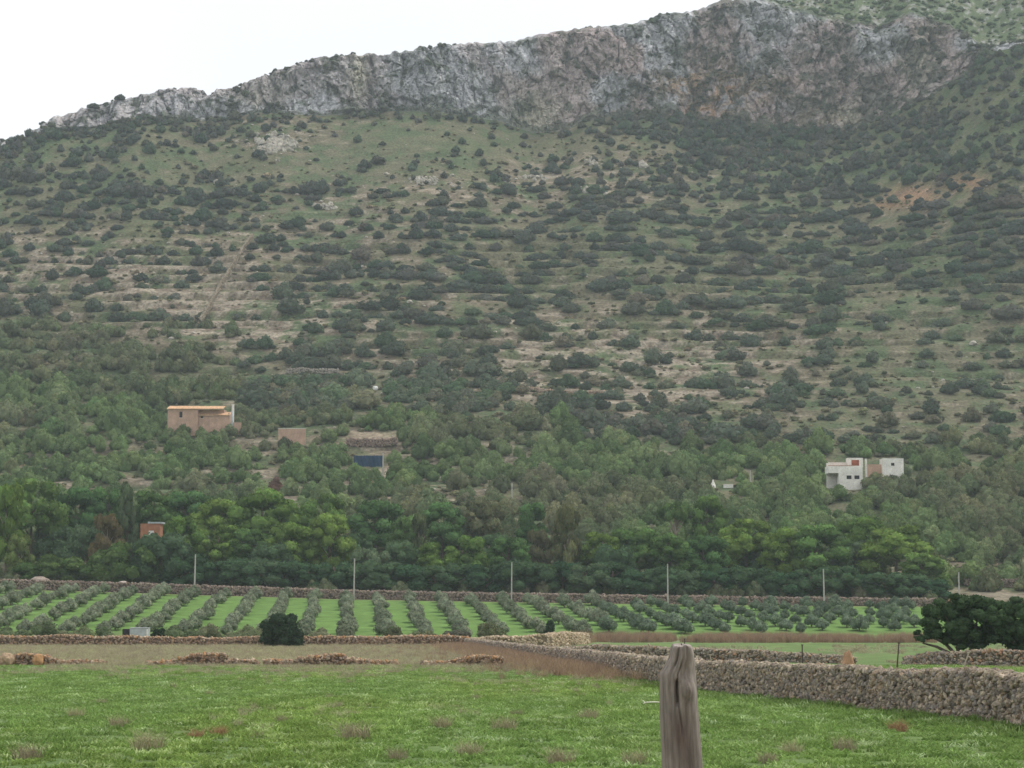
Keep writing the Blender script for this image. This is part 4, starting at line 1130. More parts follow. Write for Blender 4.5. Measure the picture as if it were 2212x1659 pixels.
M_jun = leaf_mat('juniper_leaves', [(0, (0.052, 0.088, 0.040)), (1, (0.060, 0.098, 0.046))])
big_shrub(2062, 156, [(2020, 1318, 42), (2060, 1300, 36), (2100, 1310, 44), (2050, 1350, 50), (2000, 1345, 30), (2095, 1365, 48), (1985, 1374, 22), (2015, 1368, 30), (2135, 1340, 46), (2120, 1385, 36), (2085, 1390, 30), (2055, 1375, 30), (2130, 1310, 36), (2075, 1335, 46), (2150, 1365, 44)],
          'dark wind-shaped juniper leaning left, lower branches bare', 931, 16000, [[(2062, 0, 1415), (2040, 1, 1390), (2010, 0, 1374), (1972, 0, 1372)], [(2066, 0, 1415), (2060, -1, 1370), (2040, 0, 1330)], [(2090, 0, 1415), (2100, 1, 1370), (2110, 0, 1330)], [(2050, 0, 1412), (2020, 0, 1396), (1990, 1, 1388)]])
big_shrub(2190, 154, [(2165, 1330, 42), (2195, 1305, 42), (2240, 1310, 50), (2180, 1365, 46), (2230, 1370, 56), (2290, 1330, 50), (2150, 1385, 34), (2210, 1392, 38), (2165, 1360, 44), (2145, 1335, 40), (2200, 1340, 50)],
          'dark juniper cut by the right picture edge', 932, 14000, [[(2190, 0, 1415), (2180, 1, 1370), (2165, 0, 1335)], [(2200, 0, 1415), (2225, 0, 1370), (2240, 0, 1330)]])

# ------------------------------------------------------------------ grass and weeds
def blade_mesh(name, nb_, h, w, spread, g, mat, leanf=.5, segs=2):
    V = []; Q = []; C = []
    for b_ in range(nb_):
        a = g.uniform(0, 6.28); q = spread*math.sqrt(g.random()); x0, y0 = cos(a)*q, sin(a)*q
        hh_ = h*g.uniform(.55, 1.15); la = g.uniform(0, 6.28); ll = hh_*leanf*g.uniform(.2, 1.2); wa = g.uniform(0, 6.28)
        dx, dy = cos(wa)*w/2, sin(wa)*w/2; t_ = g.uniform(.75, 1.3)
        base = len(V)
        for s_ in range(segs+1):
            f = s_/segs; ww = (1-f**1.5*.85); cx, cy = x0+cos(la)*ll*f*f, y0+sin(la)*ll*f*f
            V += [(cx-dx*ww, cy-dy*ww, hh_*f*(1-.15*f)), (cx+dx*ww, cy+dy*ww, hh_*f*(1-.15*f))]; C += [(t_, t_, t_)]*2
        for s_ in range(segs): Q.append([base+2*s_, base+2*s_+1, base+2*s_+3, base+2*s_+2])
    return make_mesh(name, V, np.array(Q), mat, np.array(C))
GR = [blade_mesh('grass', 30, .105, .042, .24, g_(950+i), M_grass, 1.3) for i in range(6)]
DRY = [blade_mesh('dry_weed', 46, .42, .012, .20, g_(960+i), M_dry, .55, 2) for i in range(5)]
g = g_(55)
n = 52000
n = int(n*1.3); d_ = np.sqrt(g.uniform(33**2, 152**2, n)); u_ = g.uniform(-.39, .39, n); x_ = u_*d_
k = g.random(n) < np.interp(d_, [35, 70, 152], [1.0, .8, .38]); d_, x_ = d_[k], x_[k]
wallx = np.interp(d_, [38, 51, 89, 145, 240], [15.6, 13.75, 8.5, 5.06, -5.6])
k = np.abs(x_-wallx) > .45; d_, x_, wallx = d_[k], x_[k], wallx[k]; n = len(d_)
dr, lf, _, a1, a2 = near_zone(x_, d_)
sz = np.interp(d_, [35, 152], [1.0, 2.0])*g.uniform(.7, 1.3, n); h_ = sz*g.uniform(.6, 1.2, n)*np.interp(d_, [35, 152], [1, .75])
cl1 = fbm(x_/.6, d_/3, seed=57, octv=2)
h_ *= .75+.5*cl1
tn = np.ones((n, 3))*(1.02+.26*sstep(fbm(x_/.45, d_/4, seed=56, octv=2), .35, .7))[:, None]
tn = tn*lerp(np.array([1.02, 1.09, 1.0]), np.array([1.12, 1.14, .95]), sstep(a1, .40, .64))
shade_side = sstep(wallx-x_, 0, .3)*(1-sstep(wallx-x_, 1.2, 3.0))        # lusher growth under the wall, whose cast shadow is put into the tint
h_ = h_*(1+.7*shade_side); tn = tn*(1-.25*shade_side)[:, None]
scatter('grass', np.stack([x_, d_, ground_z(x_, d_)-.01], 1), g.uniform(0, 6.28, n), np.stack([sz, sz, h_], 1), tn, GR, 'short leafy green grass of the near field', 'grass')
# dry weeds: thin stands between the grass, dense in the fallow strip and against the walls
n = 60000
d_ = np.sqrt(g.uniform(36**2, 242**2, n)); u_ = g.uniform(-.30, .30, n); x_ = u_*d_
dr, lf, _, a1, a2 = near_zone(x_, d_)
k = g.random(n) < np.clip(dr*1.3-.12, 0, 1)*np.interp(d_, [36, 80, 150, 240], [.42, .45, .5, .45]); x_, d_ = x_[k], d_[k]; n = len(x_)
wallx = np.interp(d_, [38, 51, 89, 145, 240], [15.6, 13.75, 8.5, 5.06, -5.6]); k = np.abs(x_-wallx) > .5; x_, d_ = x_[k], d_[k]; n = len(x_)
sz = g.uniform(.7, 1.4, n)*np.interp(d_, [36, 100, 240], [.7, 1.2, 2.2]); h_ = g.uniform(.5, 1.2, n)*np.interp(d_, [36, 100, 240], [.6, .9, 1.2])
tn = lerp(np.array([.95, .93, .90]), np.array([1.05, 1.25, .95]), g.random(n))
scatter('dry_weeds', np.stack([x_, d_, ground_z(x_, d_)-.02], 1), g.uniform(0, 6.28, n), np.stack([sz, sz, h_], 1), tn, DRY, 'thin brown dry weeds standing in the fallow strip', 'weeds')
# brown hedge strip on the right and weeds on the wall corner
n = 3600
pp = g.uniform(1235, 2020, n); dd = g.uniform(266, 291, n); kk_ = g.random(n) < sstep(fbm(pp/38, dd/6, seed=58, octv=2), .25, .55); pp, dd = pp[kk_], dd[kk_]; xx_ = ray(pp, 1380)[0]*dd
n2_ = 2600; sA = g.uniform(95, 236, n2_); wA = np.interp(sA, [38, 51, 89, 145, 240], [15.6, 13.75, 8.5, 5.06, -5.6])-g.exponential(1.6, n2_)-.5
kA = g.random(n2_) < sstep(sA, 95, 140); sA, wA = sA[kA], wA[kA]
X2 = np.concatenate([xx_, wA]); D2 = np.concatenate([dd, sA]); n = len(X2)
sz = g.uniform(1.2, 2.6, n); h_ = np.concatenate([g.uniform(1.2, 4.2, len(xx_)), g.uniform(1.2, 2.4, len(wA))])
tn = lerp(np.array([.78, .66, .62]), np.array([1.0, .85, .72]), g.random(n))
scatter('brown_brush', np.stack([X2, D2, ground_z(X2, D2)-.05], 1), g.uniform(0, 6.28, n), np.stack([sz, sz, h_], 1), tn, DRY, 'reddish brown dry brush in front of the olive grove and along the wall', 'brush')
# single tufts one can point to in the near field
TUFT = [(320, 1620, 1.5), (257, 1570, 1.1), (219, 1521, .8), (423, 1596, .9), (474, 1589, .9), (765, 1598, 1.6), (162, 1550, 1.1), (452, 1502, .8), (301, 1497, .7), (1029, 1512, .8), (1116, 1547, .8), (954, 1571, 1.1), (1089, 1578, 1.3),
        (1271, 1554, 1.2), (1015, 1632, 1.2), (857, 1640, .9), (1210, 1648, 1.2), (1372, 1650, 1.1), (1942, 1580, 1.1), (1712, 1626, 1.0), (1828, 1622, 1.1), (1660, 1648, .9), (610, 1560, .8), (60, 1640, 1.2)]
TM = [blade_mesh('tuft', 170, .34, .010, .20, g_(970+i), M_dry, .7, 2) for i in range(4)]
for i, (a_, b_, s_) in enumerate(TUFT):
    x, y, z = ground_pt(a_, b_, 30, 200)
    o = link('dry_tuft', TM[i % 4], None, (x, y, z-.02)); o.scale = (s_*1.25, s_*1.25, s_*1.0); o.rotation_euler = (0, 0, i*1.3)
    red = i in (4, 3, 18); o['tint'] = [1.0, .72, .55] if red else [.92, .98, .82]
    srt = sorted(t[0] for t in TUFT).index(a_)+1
    tag(o, '%s tuft of dry %s weeds in the near grass, %s from the left' % ('large' if s_ > 1.15 else 'small', 'reddish' if red else 'grey-brown', ordinal(srt)), 'weed tuft', 'dry tufts in the near field')

# ------------------------------------------------------------------ wooden post in the foreground
def wood_post():
    d = 6.0; s1 = d/F*1.012
    zb_ = 2.3; zt_ = z_at(1394, d)
    cx0 = 1471
    nz_, na = 220, 120
    zs = np.linspace(zb_, zt_, nz_); an = np.arange(na)*2*pi/na
    # left and right outline in picture units at heights
    yy = H0/2 - F*np.tan(np.arctan((zs-CAMZ)/d)-PITCH)
    lx = np.interp(yy, [1393, 1400, 1421, 1440, 1456, 1520, 1659, 2400], [1455, 1452, 1447, 1437, 1427, 1427, 1431, 1440])
    rx = np.interp(yy, [1393, 1400, 1413, 1440, 1491, 1560, 1659, 2400], [1491, 1495, 1498, 1500, 1504, 1508, 1515, 1530])
    A, ZZ = np.meshgrid(an, zs)
    cxm = ((lx+rx)/2-cx0)[:, None]*s1; hw = ((rx-lx)/2)[:, None]*s1
    sq = (np.abs(np.cos(A))**3.2+np.abs(np.sin(A))**3.2)**(-1/3.2)
    rr_ = hw*sq; ry_ = .062*sq
    nx, ny = np.cos(A), np.sin(A)
    gr = fbm(A*9/1.0, ZZ*1.6, seed=990, octv=4)+.5*fbm(A*26, ZZ*3, seed=991, octv=3)
    dd_ = (gr-.75)*.006
    # deep crack on the face and knot beside it (front is -Y, angle 3pi/2)
    yw = yy[:, None]
    fa = (A-1.5*pi)
    crx = -.10 + .10*np.sin(ZZ*22)
    dd_ = dd_ - .032*np.exp(-((fa-crx)/.08)**2)*sstep(yw, 1462, 1474)*(1-sstep(yw, 1505, 1530))
    dd_ = dd_ - .010*np.exp(-((fa-crx-.04)/.045)**2)*sstep(yw, 1405, 1440)*(1-sstep(yw, 1560, 1600))
    dd_ = dd_ + .016*np.exp(-((fa-.35)/.30)**2-((yw-1490)/20)**2) - .010*np.exp(-((fa-.40)/.5)**2-((yw-1448)/22)**2)
    dd_ = dd_ - .006*np.exp(-((fa-.45)/.05)**2)*(1-sstep(yw, 1455, 1475)) - .012*np.exp(-((fa+.5)/.12)**2)*(1-sstep(yw, 1430, 1450))
    Xp = cxm + (rr_+dd_)*nx; Yp = (ry_+dd_)*ny
    Zp = ZZ + .010*(fbm(A*3, A*0, seed=992, octv=3)-.5)*sstep(ZZ, zt_-.04, zt_)
    colr = lerp(np.array([.190, .160, .138]), np.array([.29, .252, .222]), sstep(gr, .6, 1.0))
    stain = np.exp(-((fa+.05)/.45)**2-((yw-1580)/42)**2)*.9+np.exp(-((fa-.1)/.4)**2-((yw-1640)/40)**2)*.6
    colr = lerp(colr, np.array([.085, .058, .048]), np.clip(stain*(.4+gr*.6), 0, .85))
    edge = np.exp(-((A-2*pi)/.35)**2)+np.exp(-(A/.35)**2)  # light falling on the right edge, painted into the wood colour
    colr = lerp(colr, np.array([.40, .36, .32]), np.clip(edge*.7, 0, 1))
    Vv = np.stack([Xp, Yp, Zp-zb_], -1).reshape(-1, 3)
    i = np.arange(nz_-1)[:, None]*na+np.arange(na)[None]; j = np.arange(nz_-1)[:, None]*na+(np.arange(na)+1)[None] % na
    Q = np.stack([i, j, j+na, i+na], -1).reshape(-1, 4)
    # weathered top, closed by shrinking rings
    base = (nz_-1)*na; rings = [Vv[base:base+na]]
    ctr = rings[0].mean(0); nv = len(Vv); add = []; qs = [Q]; prev = base
    for t in (.8, .55, .3, .08):
        ring = ctr+(rings[0]-ctr)*np.array([t, t, 1]); ring[:, 2] = rings[0][:, 2]*1.0+.0035*(1-t) + .004*(fbm(ring[:, 0]*200, ring[:, 1]*200, seed=993)-.5)
        add.append(ring); k_ = np.arange(na); cur = nv
        qs.append(np.stack([prev+k_, prev+(k_+1) % na, cur+(k_+1) % na, cur+k_], 1)); prev = cur; nv += na
    Vv = np.concatenate([Vv]+add); Cv = np.concatenate([colr.reshape(-1, 3), np.tile([.34, .30, .27], (na*4, 1))])
    mw = surface_mat('weathered_wood', noises=((30, .75, 1.2), (120, .8, 1.2)), bump=.7, bump_scale=60, bump_dist=.006, stretch=(1, 1, .12))
    u = ray(cx0, 1520)[0]
    o = link('wooden_post', make_mesh('wooden_post', Vv, np.concatenate(qs), mw, Cv, True), None, (float(u*d), d, zb_))
    tag(o, 'weathered grey wooden fence post with a dark crack, cut by the bottom edge', 'post')
wood_post()

# iron stakes and sticks beyond the wall
def stake(px, top, d, lean, label, r=.035, mat=None, name='iron_stake', cat='stake', group='iron stakes beyond the wall', base_px=None):
    x = float(ray(base_px or px, 1450)[0]*d); z0 = float(ground_z(x, d)); z1 = z_at(top, d)
    xt = float(ray(px, 1400)[0]*d)
    m = MB(); m.tube([(0, 0, -.2), ((xt-x)*.5+lean, 0, (z1-z0)*.5), (xt-x, 0, z1-z0)], [r, r*.95, r*.85], 6)
    m.box(xt-x-r*1.6, xt-x+r*1.6, -r, r, z1-z0-.03, z1-z0+.02)
    o = m.build(name, mat or M_iron, loc=(x, d, z0)); tag(o, label, cat, group); return o
stake(1733, 1393, 98, 0, 'thin upright iron stake right of the wooden post')
stake(1942, 1389, 92, .02, 'leaning iron stake nearest the junipers', base_px=1932)
stake(1479, 1380, 150, 0, 'short iron stake just above the wooden post top', .04)
M_stick = surface_mat('pale_wood', (.42, .35, .27), noises=((10, .8, 1.2),), attr=False)
stake(2093, 1410, 140, 0, 'pale stick leaning against the wall below the junipers', .05, M_stick, 'stick', 'stick', 'pale leaning sticks', 2079)
stake(1533, 1414, 108, 0, 'thin pale stick leaning over the wall right of the post', .03, M_stick, 'stick', 'stick', 'pale leaning sticks', 1546)
# upright orange stone on the far side of the wall, white twig in the grass
def boulder(px, py, d, w, h, col, label, seed, name='boulder'):
    g = g_(seed); bv, bf = ICO[2]
    nz3 = fbm(bv[:, 0]*1.7+seed, bv[:, 1]*1.7, bv[:, 2]*1.7, seed=seed, octv=3)
    v = bv*(.75+.55*nz3[:, None])*np.array([w/2, w/2.4, h/2]); x = float(ray(px, py)[0]*d); z = float(ground_z(x, d))
    o = link(name, make_mesh(name, v, bf, surface_mat(name+'_rock', col, noises=((4, .7, 1.25),), bump=.5, bump_scale=10, bump_dist=.05, attr=False)), None, (x, d, z+h*.42))
    tag(o, label, 'rock'); return o
boulder(1833, 1450, 96, .62, 1.85, (.42, .25, .15), 'upright orange stone poking over the wall', 41)
boulder(265, 1255, 397, 2.6, 2.2, (.42, .36, .31), 'pale round boulder behind the road wall, left of the first pole', 42)
boulder(88, 1250, 397, 4.0, 2.6, (.32, .26, .22), 'wide brown boulder pile behind the road wall near the left edge', 43)
boulder(811, 838, find_d(811, 842), 1.8, 1.8, (.85, .83, .80), 'small white boulder on the slope above the pink farmhouse', 44)
boulder(14, 1418, 151.5, 1.2, 1.15, (.42, .30, .20), 'tall tan stone on the leftmost rubble wall', 45)
boulder(82, 1428, 151, .85, 1.05, (.45, .26, .13), 'bright orange stone at the end of the leftmost rubble wall', 46)
boulder(2063, 1258, 398, 2.8, 1.6, (.50, .30, .17), 'orange earth mound at the foot of the short right pole', 47)
x, y, z = ground_pt(1411, 1526, 30, 200)
m = MB(); m.tube([(-.30, 0, .10), (0, 0, .12), (.35, .1, .10)], [.022, .025, .016], 6); m.tube([(-.28, 0, .10), (-.36, .05, .18)], [.02, .012], 6); m.tube([(-.28, 0, .10), (-.37, -.05, .05)], [.02, .012], 6)
tag(m.build('twig', surface_mat('bleached_wood', (.75, .70, .58), noises=((20, .8, 1.1),), attr=False), None, True, (x, y, z+.03)), 'bleached forked twig lying in the grass left of the post', 'twig')

# ------------------------------------------------------------------ buildings on the slope
M_pink = surface_mat('pink_plaster', (.50, .335, .25), noises=((.6, .8, 1.15), (3, .85, 1.1)), bump=.4, bump_scale=5, bump_dist=.05, attr=False)
M_white = surface_mat('white_plaster', (.82, .79, .72), noises=((.5, .8, 1.15), (3, .8, 1.1)), bump=.4, bump_scale=5, bump_dist=.05, attr=False)
M_tile = surface_mat('roof_tiles', (.60, .40, .25), noises=((1.2, .7, 1.35), (6, .8, 1.2)), bump=.6, bump_scale=6, bump_dist=.08, attr=False)
M_dkglass = surface_mat('dark_opening', (.035, .032, .035), noises=((2, .8, 1.2),), attr=False)
M_redw = surface_mat('red_render', (.40, .15, .09), noises=((1.2, .7, 1.2),), attr=False)
M_grey = surface_mat('grey_sheet_metal', (.42, .44, .45), noises=((1.5, .8, 1.15),), rough=.6, attr=False)
M_blue = surface_mat('blue_sheet', (.022, .055, .105), noises=((1.5, .8, 1.3),), rough=.6, bump=.5, bump_scale=2, bump_dist=.1, attr=False)
def wall_with_holes(mb, x0, x1, y, z0, z1, holes, th=.35):
    """front wall facing -Y with real openings; holes = (hx0,hx1,hz0,hz1)"""
    xs = sorted({x0, x1, *[h[0] for h in holes], *[h[1] for h in holes]}); zs = sorted({z0, z1, *[h[2] for h in holes], *[h[3] for h in holes]})
    for a, b in zip(xs[:-1], xs[1:]):
        run = None
        for c, e in zip(zs[:-1], zs[1:]):
            cx, cz = (a+b)/2, (c+e)/2
            solid = not any(h[0] < cx < h[1] and h[2] < cz < h[3] for h in holes)
            if solid: run = (run[0], e) if run else (c, e)
            if (not solid or e == zs[-1]) and run:
                mb.box(a, b, y, y+th, run[0], run[1]); run = None
class House:
    def __init__(s, name, px, py, d, label, cat='house'):
        s.d = d; s.px = px; s.x, _, _ = xyz(px, d); s.z = z_at(py, d)
        s.root = empty(name, (s.x, d, s.z)); s.k = d/F; s.py = py
        tag(s.root, label, cat)
    def X(s, px): return float(ray(px, s.py)[0]*s.d - s.x)
    def Z(s, py): return z_at(py, s.d)-s.z
dH = find_d(430, 940)
h = House('farmhouse', 430, 926, dH, 'pink plastered farmhouse with orange tiled roofs among wild olives')
x0, x1, x2, xb = h.X(362), h.X(427), h.X(494), h.X(497)
zt1, zt2 = h.Z(884), h.Z(897)
m = MB(); lo_ = -5
win = (h.X(387), h.X(393.5), h.Z(902), h.Z(889))
wall_with_holes(m, x0, x1, 0, lo_, zt1, [win]); m.box(x0, x0+.35, .36, 9, lo_, zt1); m.box(x1-.35, x1, .36, 9, lo_, zt1); m.box(x0, x1, 9.01, 9.36, lo_, h.Z(878))
m.build('main_wall', M_pink, h.root)
m = MB(); win2 = (h.X(432), h.X(437.5), h.Z(903), h.Z(898.5))
wall_with_holes(m, x1+.01, x2, .9, lo_, zt2, [win2]); m.box(x2-.35, x2, 1.26, 9, lo_, zt2+1); m.build('wing_wall', M_pink, h.root)
for nm_, w_, yy_ in (('window', win, .22), ('window', win2, 1.12)):
    f = MB(); f.box(w_[0]-.06, w_[1]+.06, yy_, yy_+.05, w_[2]-.05, w_[3]+.05); fo = f.build(nm_, M_dkglass, h.root)
    s_ = MB(); s_.box(w_[0]-.12, w_[1]+.12, yy_-.30, yy_-.02, w_[2]-.15, w_[2]-.06); s_.build('sill', M_white, fo)
def tiled_roof(mb, xa, xc, ya, yb, za, zb_, th=.16, ribs=True):
    mb.add([[xa, ya, za], [xc, ya, za], [xc, yb, zb_], [xa, yb, zb_], [xa, ya, za-th], [xc, ya, za-th], [xc, yb, zb_-th], [xa, yb, zb_-th]],
           [[0, 1, 2, 3], [4, 7, 6, 5], [0, 4, 5, 1], [1, 5, 6, 2], [2, 6, 7, 3], [3, 7, 4, 0]])
    if ribs:
        for x_ in np.arange(xa+.15, xc-.1, .42):
            mb.tube([(x_, ya-.08, za+.03), (x_, yb, zb_+.03)], [.11, .11], 6)
m = MB(); tiled_roof(m, x0-.3, x1+.25, -.45, 5, zt1+.12, zt1+1.45); tiled_roof(m, x1+.26, h.X(481), -.0, 5, zt1+.16, zt1+1.43)
m.build('roof', M_tile, h.root)
m = MB(); tiled_roof(m, x1-.1, x2+.3, .45, 4.2, zt2+.10, zt2+1.35); m.build('wing_roof', M_tile, h.root)
m = MB(); m.box(x1-.08, h.X(481), 2.6, 8, lo_, zt1+.12); m.build('rear_wall', M_pink, h.root)
m = MB(); m.box(h.X(497.5)-.35, h.X(497.5)+.35, 5, 5.7, 0, h.Z(872)); m.box(h.X(497.5)-.42, h.X(497.5)+.42, 4.93, 5.77, h.Z(872)+.005, h.Z(870.5)); m.build('chimney', M_white, h.root)
m = MB(); m.tube([(h.X(500), 1, -1), (h.X(500), 1, h.Z(888))], [.42, .42], 14); m.build('water_tank', M_grey, h.root, True)
m = MB(); m.box(x2+.01, h.X(520), 1.0, 1.4, -5, h.Z(912)); m.build('yard_wall', M_pink, h.root)
# pink wall
dW = find_d(630, 962); h = House('plaster_wall', 630, 954, dW, 'plain pink plastered wall right of the farmhouse', 'wall')
m = MB(); m.box(h.X(601), h.X(660), 0, .4, -4, h.Z(926)); m.build('wall_face', M_pink, h.root); m = MB(); m.box(h.X(600.3), h.X(660.7), -.06, .46, h.Z(926)+.003, h.Z(925)); m.build('coping', M_white, h.root)
# terrace wall right of it
def slope_wall(name, pxs, label, hgt_, size, pal, seed):
    pts = [(lambda q: (q[0], q[1]))(ground_pt(a, b)) for a, b in pxs]
    return stone_wall(name, pts, hgt_, .8, size, pal, seed, label, 0, .1)
slope_wall('terrace_wall', [(748, 962), (800, 964), (858, 962)], 'low brown terrace wall above the blue sheet', 2.2, .5, [(.30, .22, .18), (.26, .2, .16)], 951)
slope_wall('slope_wall', [(432, 700), (452, 668), (476, 620), (508, 570), (545, 512)], 'old pale wall running straight up the slope above the farmhouse', [2.2, 1.9, 1.8, 1.5, 1.2], .6, [(.34, .28, .21), (.28, .24, .18)], 952)
slope_wall('terrace_wall', [(618, 806), (680, 806), (732, 808)], 'pale terrace wall under a large dark bush', 1.4, .5, [(.36, .32, .27), (.30, .27, .23)], 953)
slope_wall('terrace_wall', [(1140, 842), (1210, 850), (1300, 852), (1340, 846)], 'long thin terrace wall below the stony terraces', 1.0, .45, [(.38, .32, .25), (.42, .30, .22)], 954)
# blue sheet
dB = find_d(795, 1010); h = House('blue_tarp', 795, 1004, dB, 'dark blue sheeting stretched as a fence on the slope', 'tarp')
nx_, nz2 = 26, 6
gx, gz = np.meshgrid(np.linspace(h.X(764), h.X(828), nx_), np.linspace(-.6, h.Z(984), nz2)); gy = .25*np.sin(gx*2.1)+.15*np.sin(gx*5+gz)
vv = np.stack([gx, gy, gz], -1).reshape(-1, 3); vb = vv+[0, .03, 0]; ff_ = grid_faces(nz2, nx_)
link('sheet', make_mesh('sheet', np.concatenate([vv, vb]), np.concatenate([ff_, ff_[:, ::-1]+len(vv)]), M_blue), h.root)
for a in (766, 787, 808, 827):
    m = MB(); m.tube([(h.X(a), .35, -1), (h.X(a), .35, h.Z(981))], [.06, .05], 6); m.build('stake', M_iron, h.root)
# reddish brown dead bush
x, y, z = ground_pt(593, 1058)
o = link('dead_bush', crown_mesh('dead_bush', [(a*3, b*3, c*3.6, d_*3, e*3, f*3, t) for a, b, c, d_, e, f, t in bush_lobes(g_(61), 6, 1.15)], 1800, .2, g_(62), leaf_mat('rusty_leaves', [(0, (.15, .085, .065)), (1, (.16, .09, .07))])), None, (x, y, z-.2))
tag(o, 'rusty brown dead bush on the lower slope below the farmhouse', 'bush')
# white ruined house
dR = find_d(1828, 1056); h = House('ruined_house', 1828, 1046, dR, 'white ruined house with red upper room above the treetops')
m = MB(); xA, xB_ = h.X(1790), h.X(1864); zA = h.Z(1007); lo_ = -4
holes = [(h.X(1829), h.X(1840), h.Z(1035), h.Z(1027)), (h.X(1846), h.X(1857), h.Z(1035), h.Z(1027))]
wall_with_holes(m, h.X(1812), xB_, 0, lo_, h.Z(1022), holes); m.box(xA, xB_, -.02, .36, h.Z(1022)+.003, zA); m.box(xA, xA+.35, .37, 6, h.Z(1022), zA); m.box(xB_-.35, xB_, .37, 6, lo_, zA); m.box(xA+.36, xB_-.36, 5.6, 6, lo_, h.Z(998))
m.box(h.X(1812), h.X(1815), .37, 3, lo_, h.Z(1022)); m.build('wall', M_white, h.root)
m = MB(); m.box(xA+.36, xB_-.36, .37, 5.59, zA-.45, zA-.15); m.build('terrace', M_redw, h.root)
m = MB(); m.box(xA+.05, h.X(1846), .1, .35, zA+.003, zA+.30); m.build('parapet', surface_mat('rusty_render', (.50, .36, .28), noises=((1.5, .6, 1.2),), attr=False), h.root)
for hl in holes:
    f = MB(); f.box(hl[0]-.05, hl[1]+.05, .25, .3, hl[2]-.05, hl[3]+.05); f.build('window', M_dkglass, h.root)
m = MB(); ua, ub, uz = h.X(1835), h.X(1868), h.Z(988)
wall_with_holes(m, ua, ub, 2.2, zA-.14, uz, [(h.X(1843), h.X(1860), h.Z(1005), h.Z(992.5))], .3); m.box(ua, ua+.3, 2.51, 5.5, zA-.14, uz); m.box(ub-.3, ub, 2.51, 5.5, zA-.14, uz); m.build('upper_room', M_white, h.root)
m = MB(); m.box(ua+.31, ub-.31, 4.6, 4.85, zA-.14, uz-.1); m.build('upper_back_wall', M_redw, h.root)
m = MB(); m.box(h.X(1795), h.X(1834), 4, 4.4, zA-.14, h.Z(997)); m.build('rear_parapet', M_white, h.root)
dS = dR+4; h = House('white_outbuilding', 1930, 1010, dS, 'square white roofless outbuilding right of the ruined house', 'building')
m = MB(); holes = [(h.X(1925), h.X(1932.5), h.Z(1006), h.Z(1000))]
wall_with_holes(m, h.X(1907), h.X(1952), 0, -6, h.Z(990), holes); m.box(h.X(1907), h.X(1907)+.35, .36, 5, -6, h.Z(990)); m.box(h.X(1952)-.35, h.X(1952), .36, 5, -6, h.Z(990)); m.box(h.X(1907)+.36, h.X(1952)-.36, 4.65, 5, -6, h.Z(991)); m.build('wall', M_white, h.root)
f = MB(); f.box(holes[0][0]-.05, holes[0][1]+.05, .25, .3, holes[0][2]-.05, holes[0][3]+.05); f.build('window', M_dkglass, h.root)
f = MB(); f.box(h.X(1907)+.36, h.X(1952)-.36, .36, 4.6, h.Z(995)-.2, h.Z(995)); f.build('ceiling', M_redw, h.root)
h = House('garden_wall', 1887, 1008, dS+2, 'low pinkish wall between ruined house and outbuilding', 'wall')
m = MB(); m.box(h.X(1869), h.X(1906), 0, .3, -5, h.Z(1003)); m.build('wall_face', M_pink, h.root); m = MB(); m.box(h.X(1869), h.X(1873), -.1, .4, -5, h.Z(991)); m.build('gate_pillar', M_white, h.root)
dC = find_d(1542, 1052); h = House('white_cone', 1542, 1051, dC, 'small white conical chimney poking from the treetops', 'chimney')
m = MB(); m.tube([(0, 0, -3), (0, 0, .2), (0, 0, h.Z(1040)), (0, 0, h.Z(1036))], [.8, .8, .28, .22], 10); m.build('stack', M_white, h.root)
h = House('low_white_wall', 1575, 1052, dC, 'short low white wall right of the white cone', 'wall')
m = MB(); m.box(h.X(1563), h.X(1584), 0, .4, -3, h.Z(1046)); m.build('wall_face', M_white, h.root); m = MB(); m.box(h.X(1562.5), h.X(1590), .41, 3, h.Z(1046)-.1, h.Z(1046)+.08); m.build('roof_slab', M_pink, h.root)
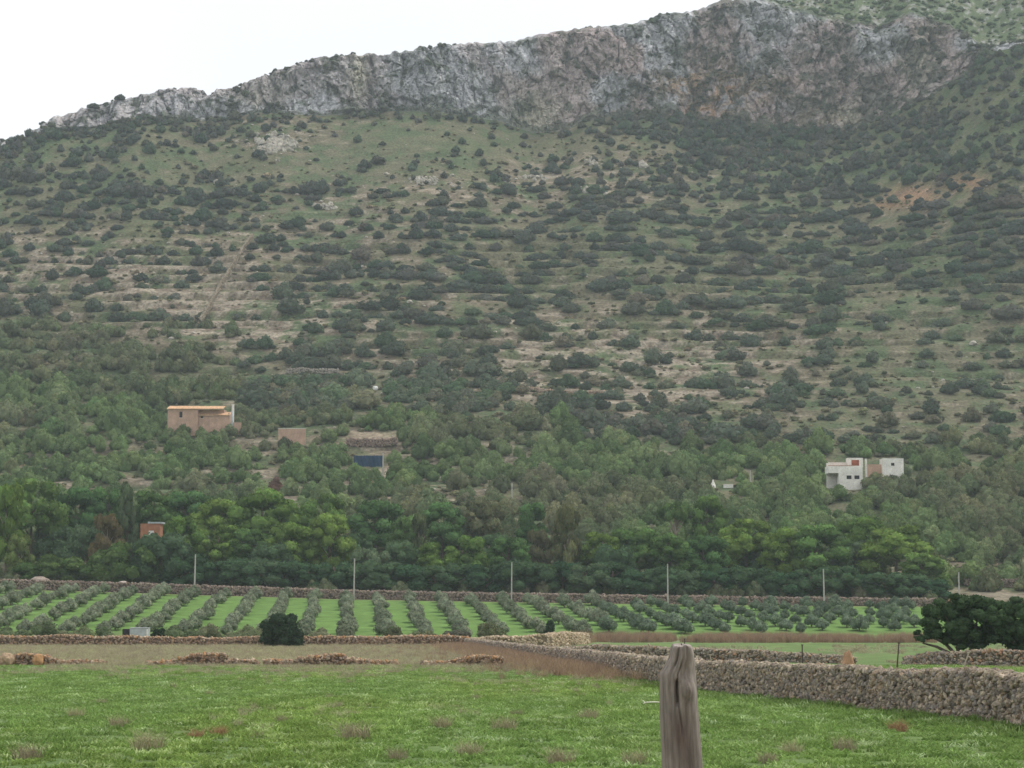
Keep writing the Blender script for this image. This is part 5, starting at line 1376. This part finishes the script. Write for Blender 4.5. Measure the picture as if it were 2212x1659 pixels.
# red hut in the tree belt
h = House('red_hut', 328, 1158, 413, 'small orange-red hut with white door among the trees', 'hut')
m = MB(); door = (h.X(321), h.X(332), h.Z(1160), h.Z(1146))
wall_with_holes(m, h.X(303), h.X(345), 0, -5, h.Z(1131), [door], .3); m.box(h.X(303), h.X(303)+.3, .31, 3.5, -5, h.Z(1131)); m.box(h.X(345)-.3, h.X(345), .31, 3.5, -5, h.Z(1131)); m.build('wall', surface_mat('orange_render', (.36, .17, .10), noises=((1.2, .75, 1.2),), attr=False), h.root)
m = MB(); m.box(door[0], door[1], .1, .18, door[2], door[3]); dr_ = m.build('door', surface_mat('white_door', (.8, .8, .78), noises=((1.2, .9, 1.05),), attr=False), h.root)
m = MB(); m.box(door[1]-.25, door[1]-.15, .04, .10, (door[2]+door[3])/2-.1, (door[2]+door[3])/2+.1); m.build('handle', M_iron, dr_)
m = MB(); m.box(h.X(325), h.X(349), -.25, 3.8, h.Z(1131)+.004, h.Z(1131)+.35, 0); m.box(h.X(319), h.X(323), -.1, .5, h.Z(1131)+.004, h.Z(1127)); m.build('roof', M_grey, h.root)
# grey metal tank behind the reddish wall
h = House('metal_tank', 293, 1373, 246, 'grey metal water tank behind the reddish wall', 'tank')
m = MB(); m.box(h.X(280), h.X(320), 0, 1.3, -.8, h.Z(1357)); m.build('body', M_grey, h.root)
m = MB(); m.box(h.X(279.3), h.X(320.7), -.05, 1.35, h.Z(1357)+.003, h.Z(1357)+.06); m.build('rim', M_grey, h.root)
m = MB(); m.box(h.X(264), h.X(280)-.01, .1, 1.1, -.8, h.Z(1359)); m.build('side_box', M_dkglass, h.root)
m = MB(); m.box(h.X(316.5), h.X(319.5), -.06, -.003, -.6, h.Z(1359)); m.build('post', M_white, h.root)

# ------------------------------------------------------------------ the air
hz = MB(); hz.box(-2750, 2750, -2700, 2750, -15.5, 470)
m, nt, N, L = new_mat('haze_air')
pv = N.new('ShaderNodeVolumePrincipled'); pv.inputs['Color'].default_value = (0.80, 0.90, 1.0, 1); pv.inputs['Density'].default_value = 0.00013
pv.inputs['Anisotropy'].default_value = 0.2
o_ = N.new('ShaderNodeOutputMaterial'); L.new(pv.outputs[0], o_.inputs['Volume'])
for o_2 in list(COL.objects):
    if o_2.type == 'MESH' and 'tint' not in o_2 and not o_2.modifiers: o_2['tint'] = [1.0, 1.0, 1.0]
haze = hz.build('haze', m); tag(haze, 'thin pale air between the field and the mountain', kind='stuff')
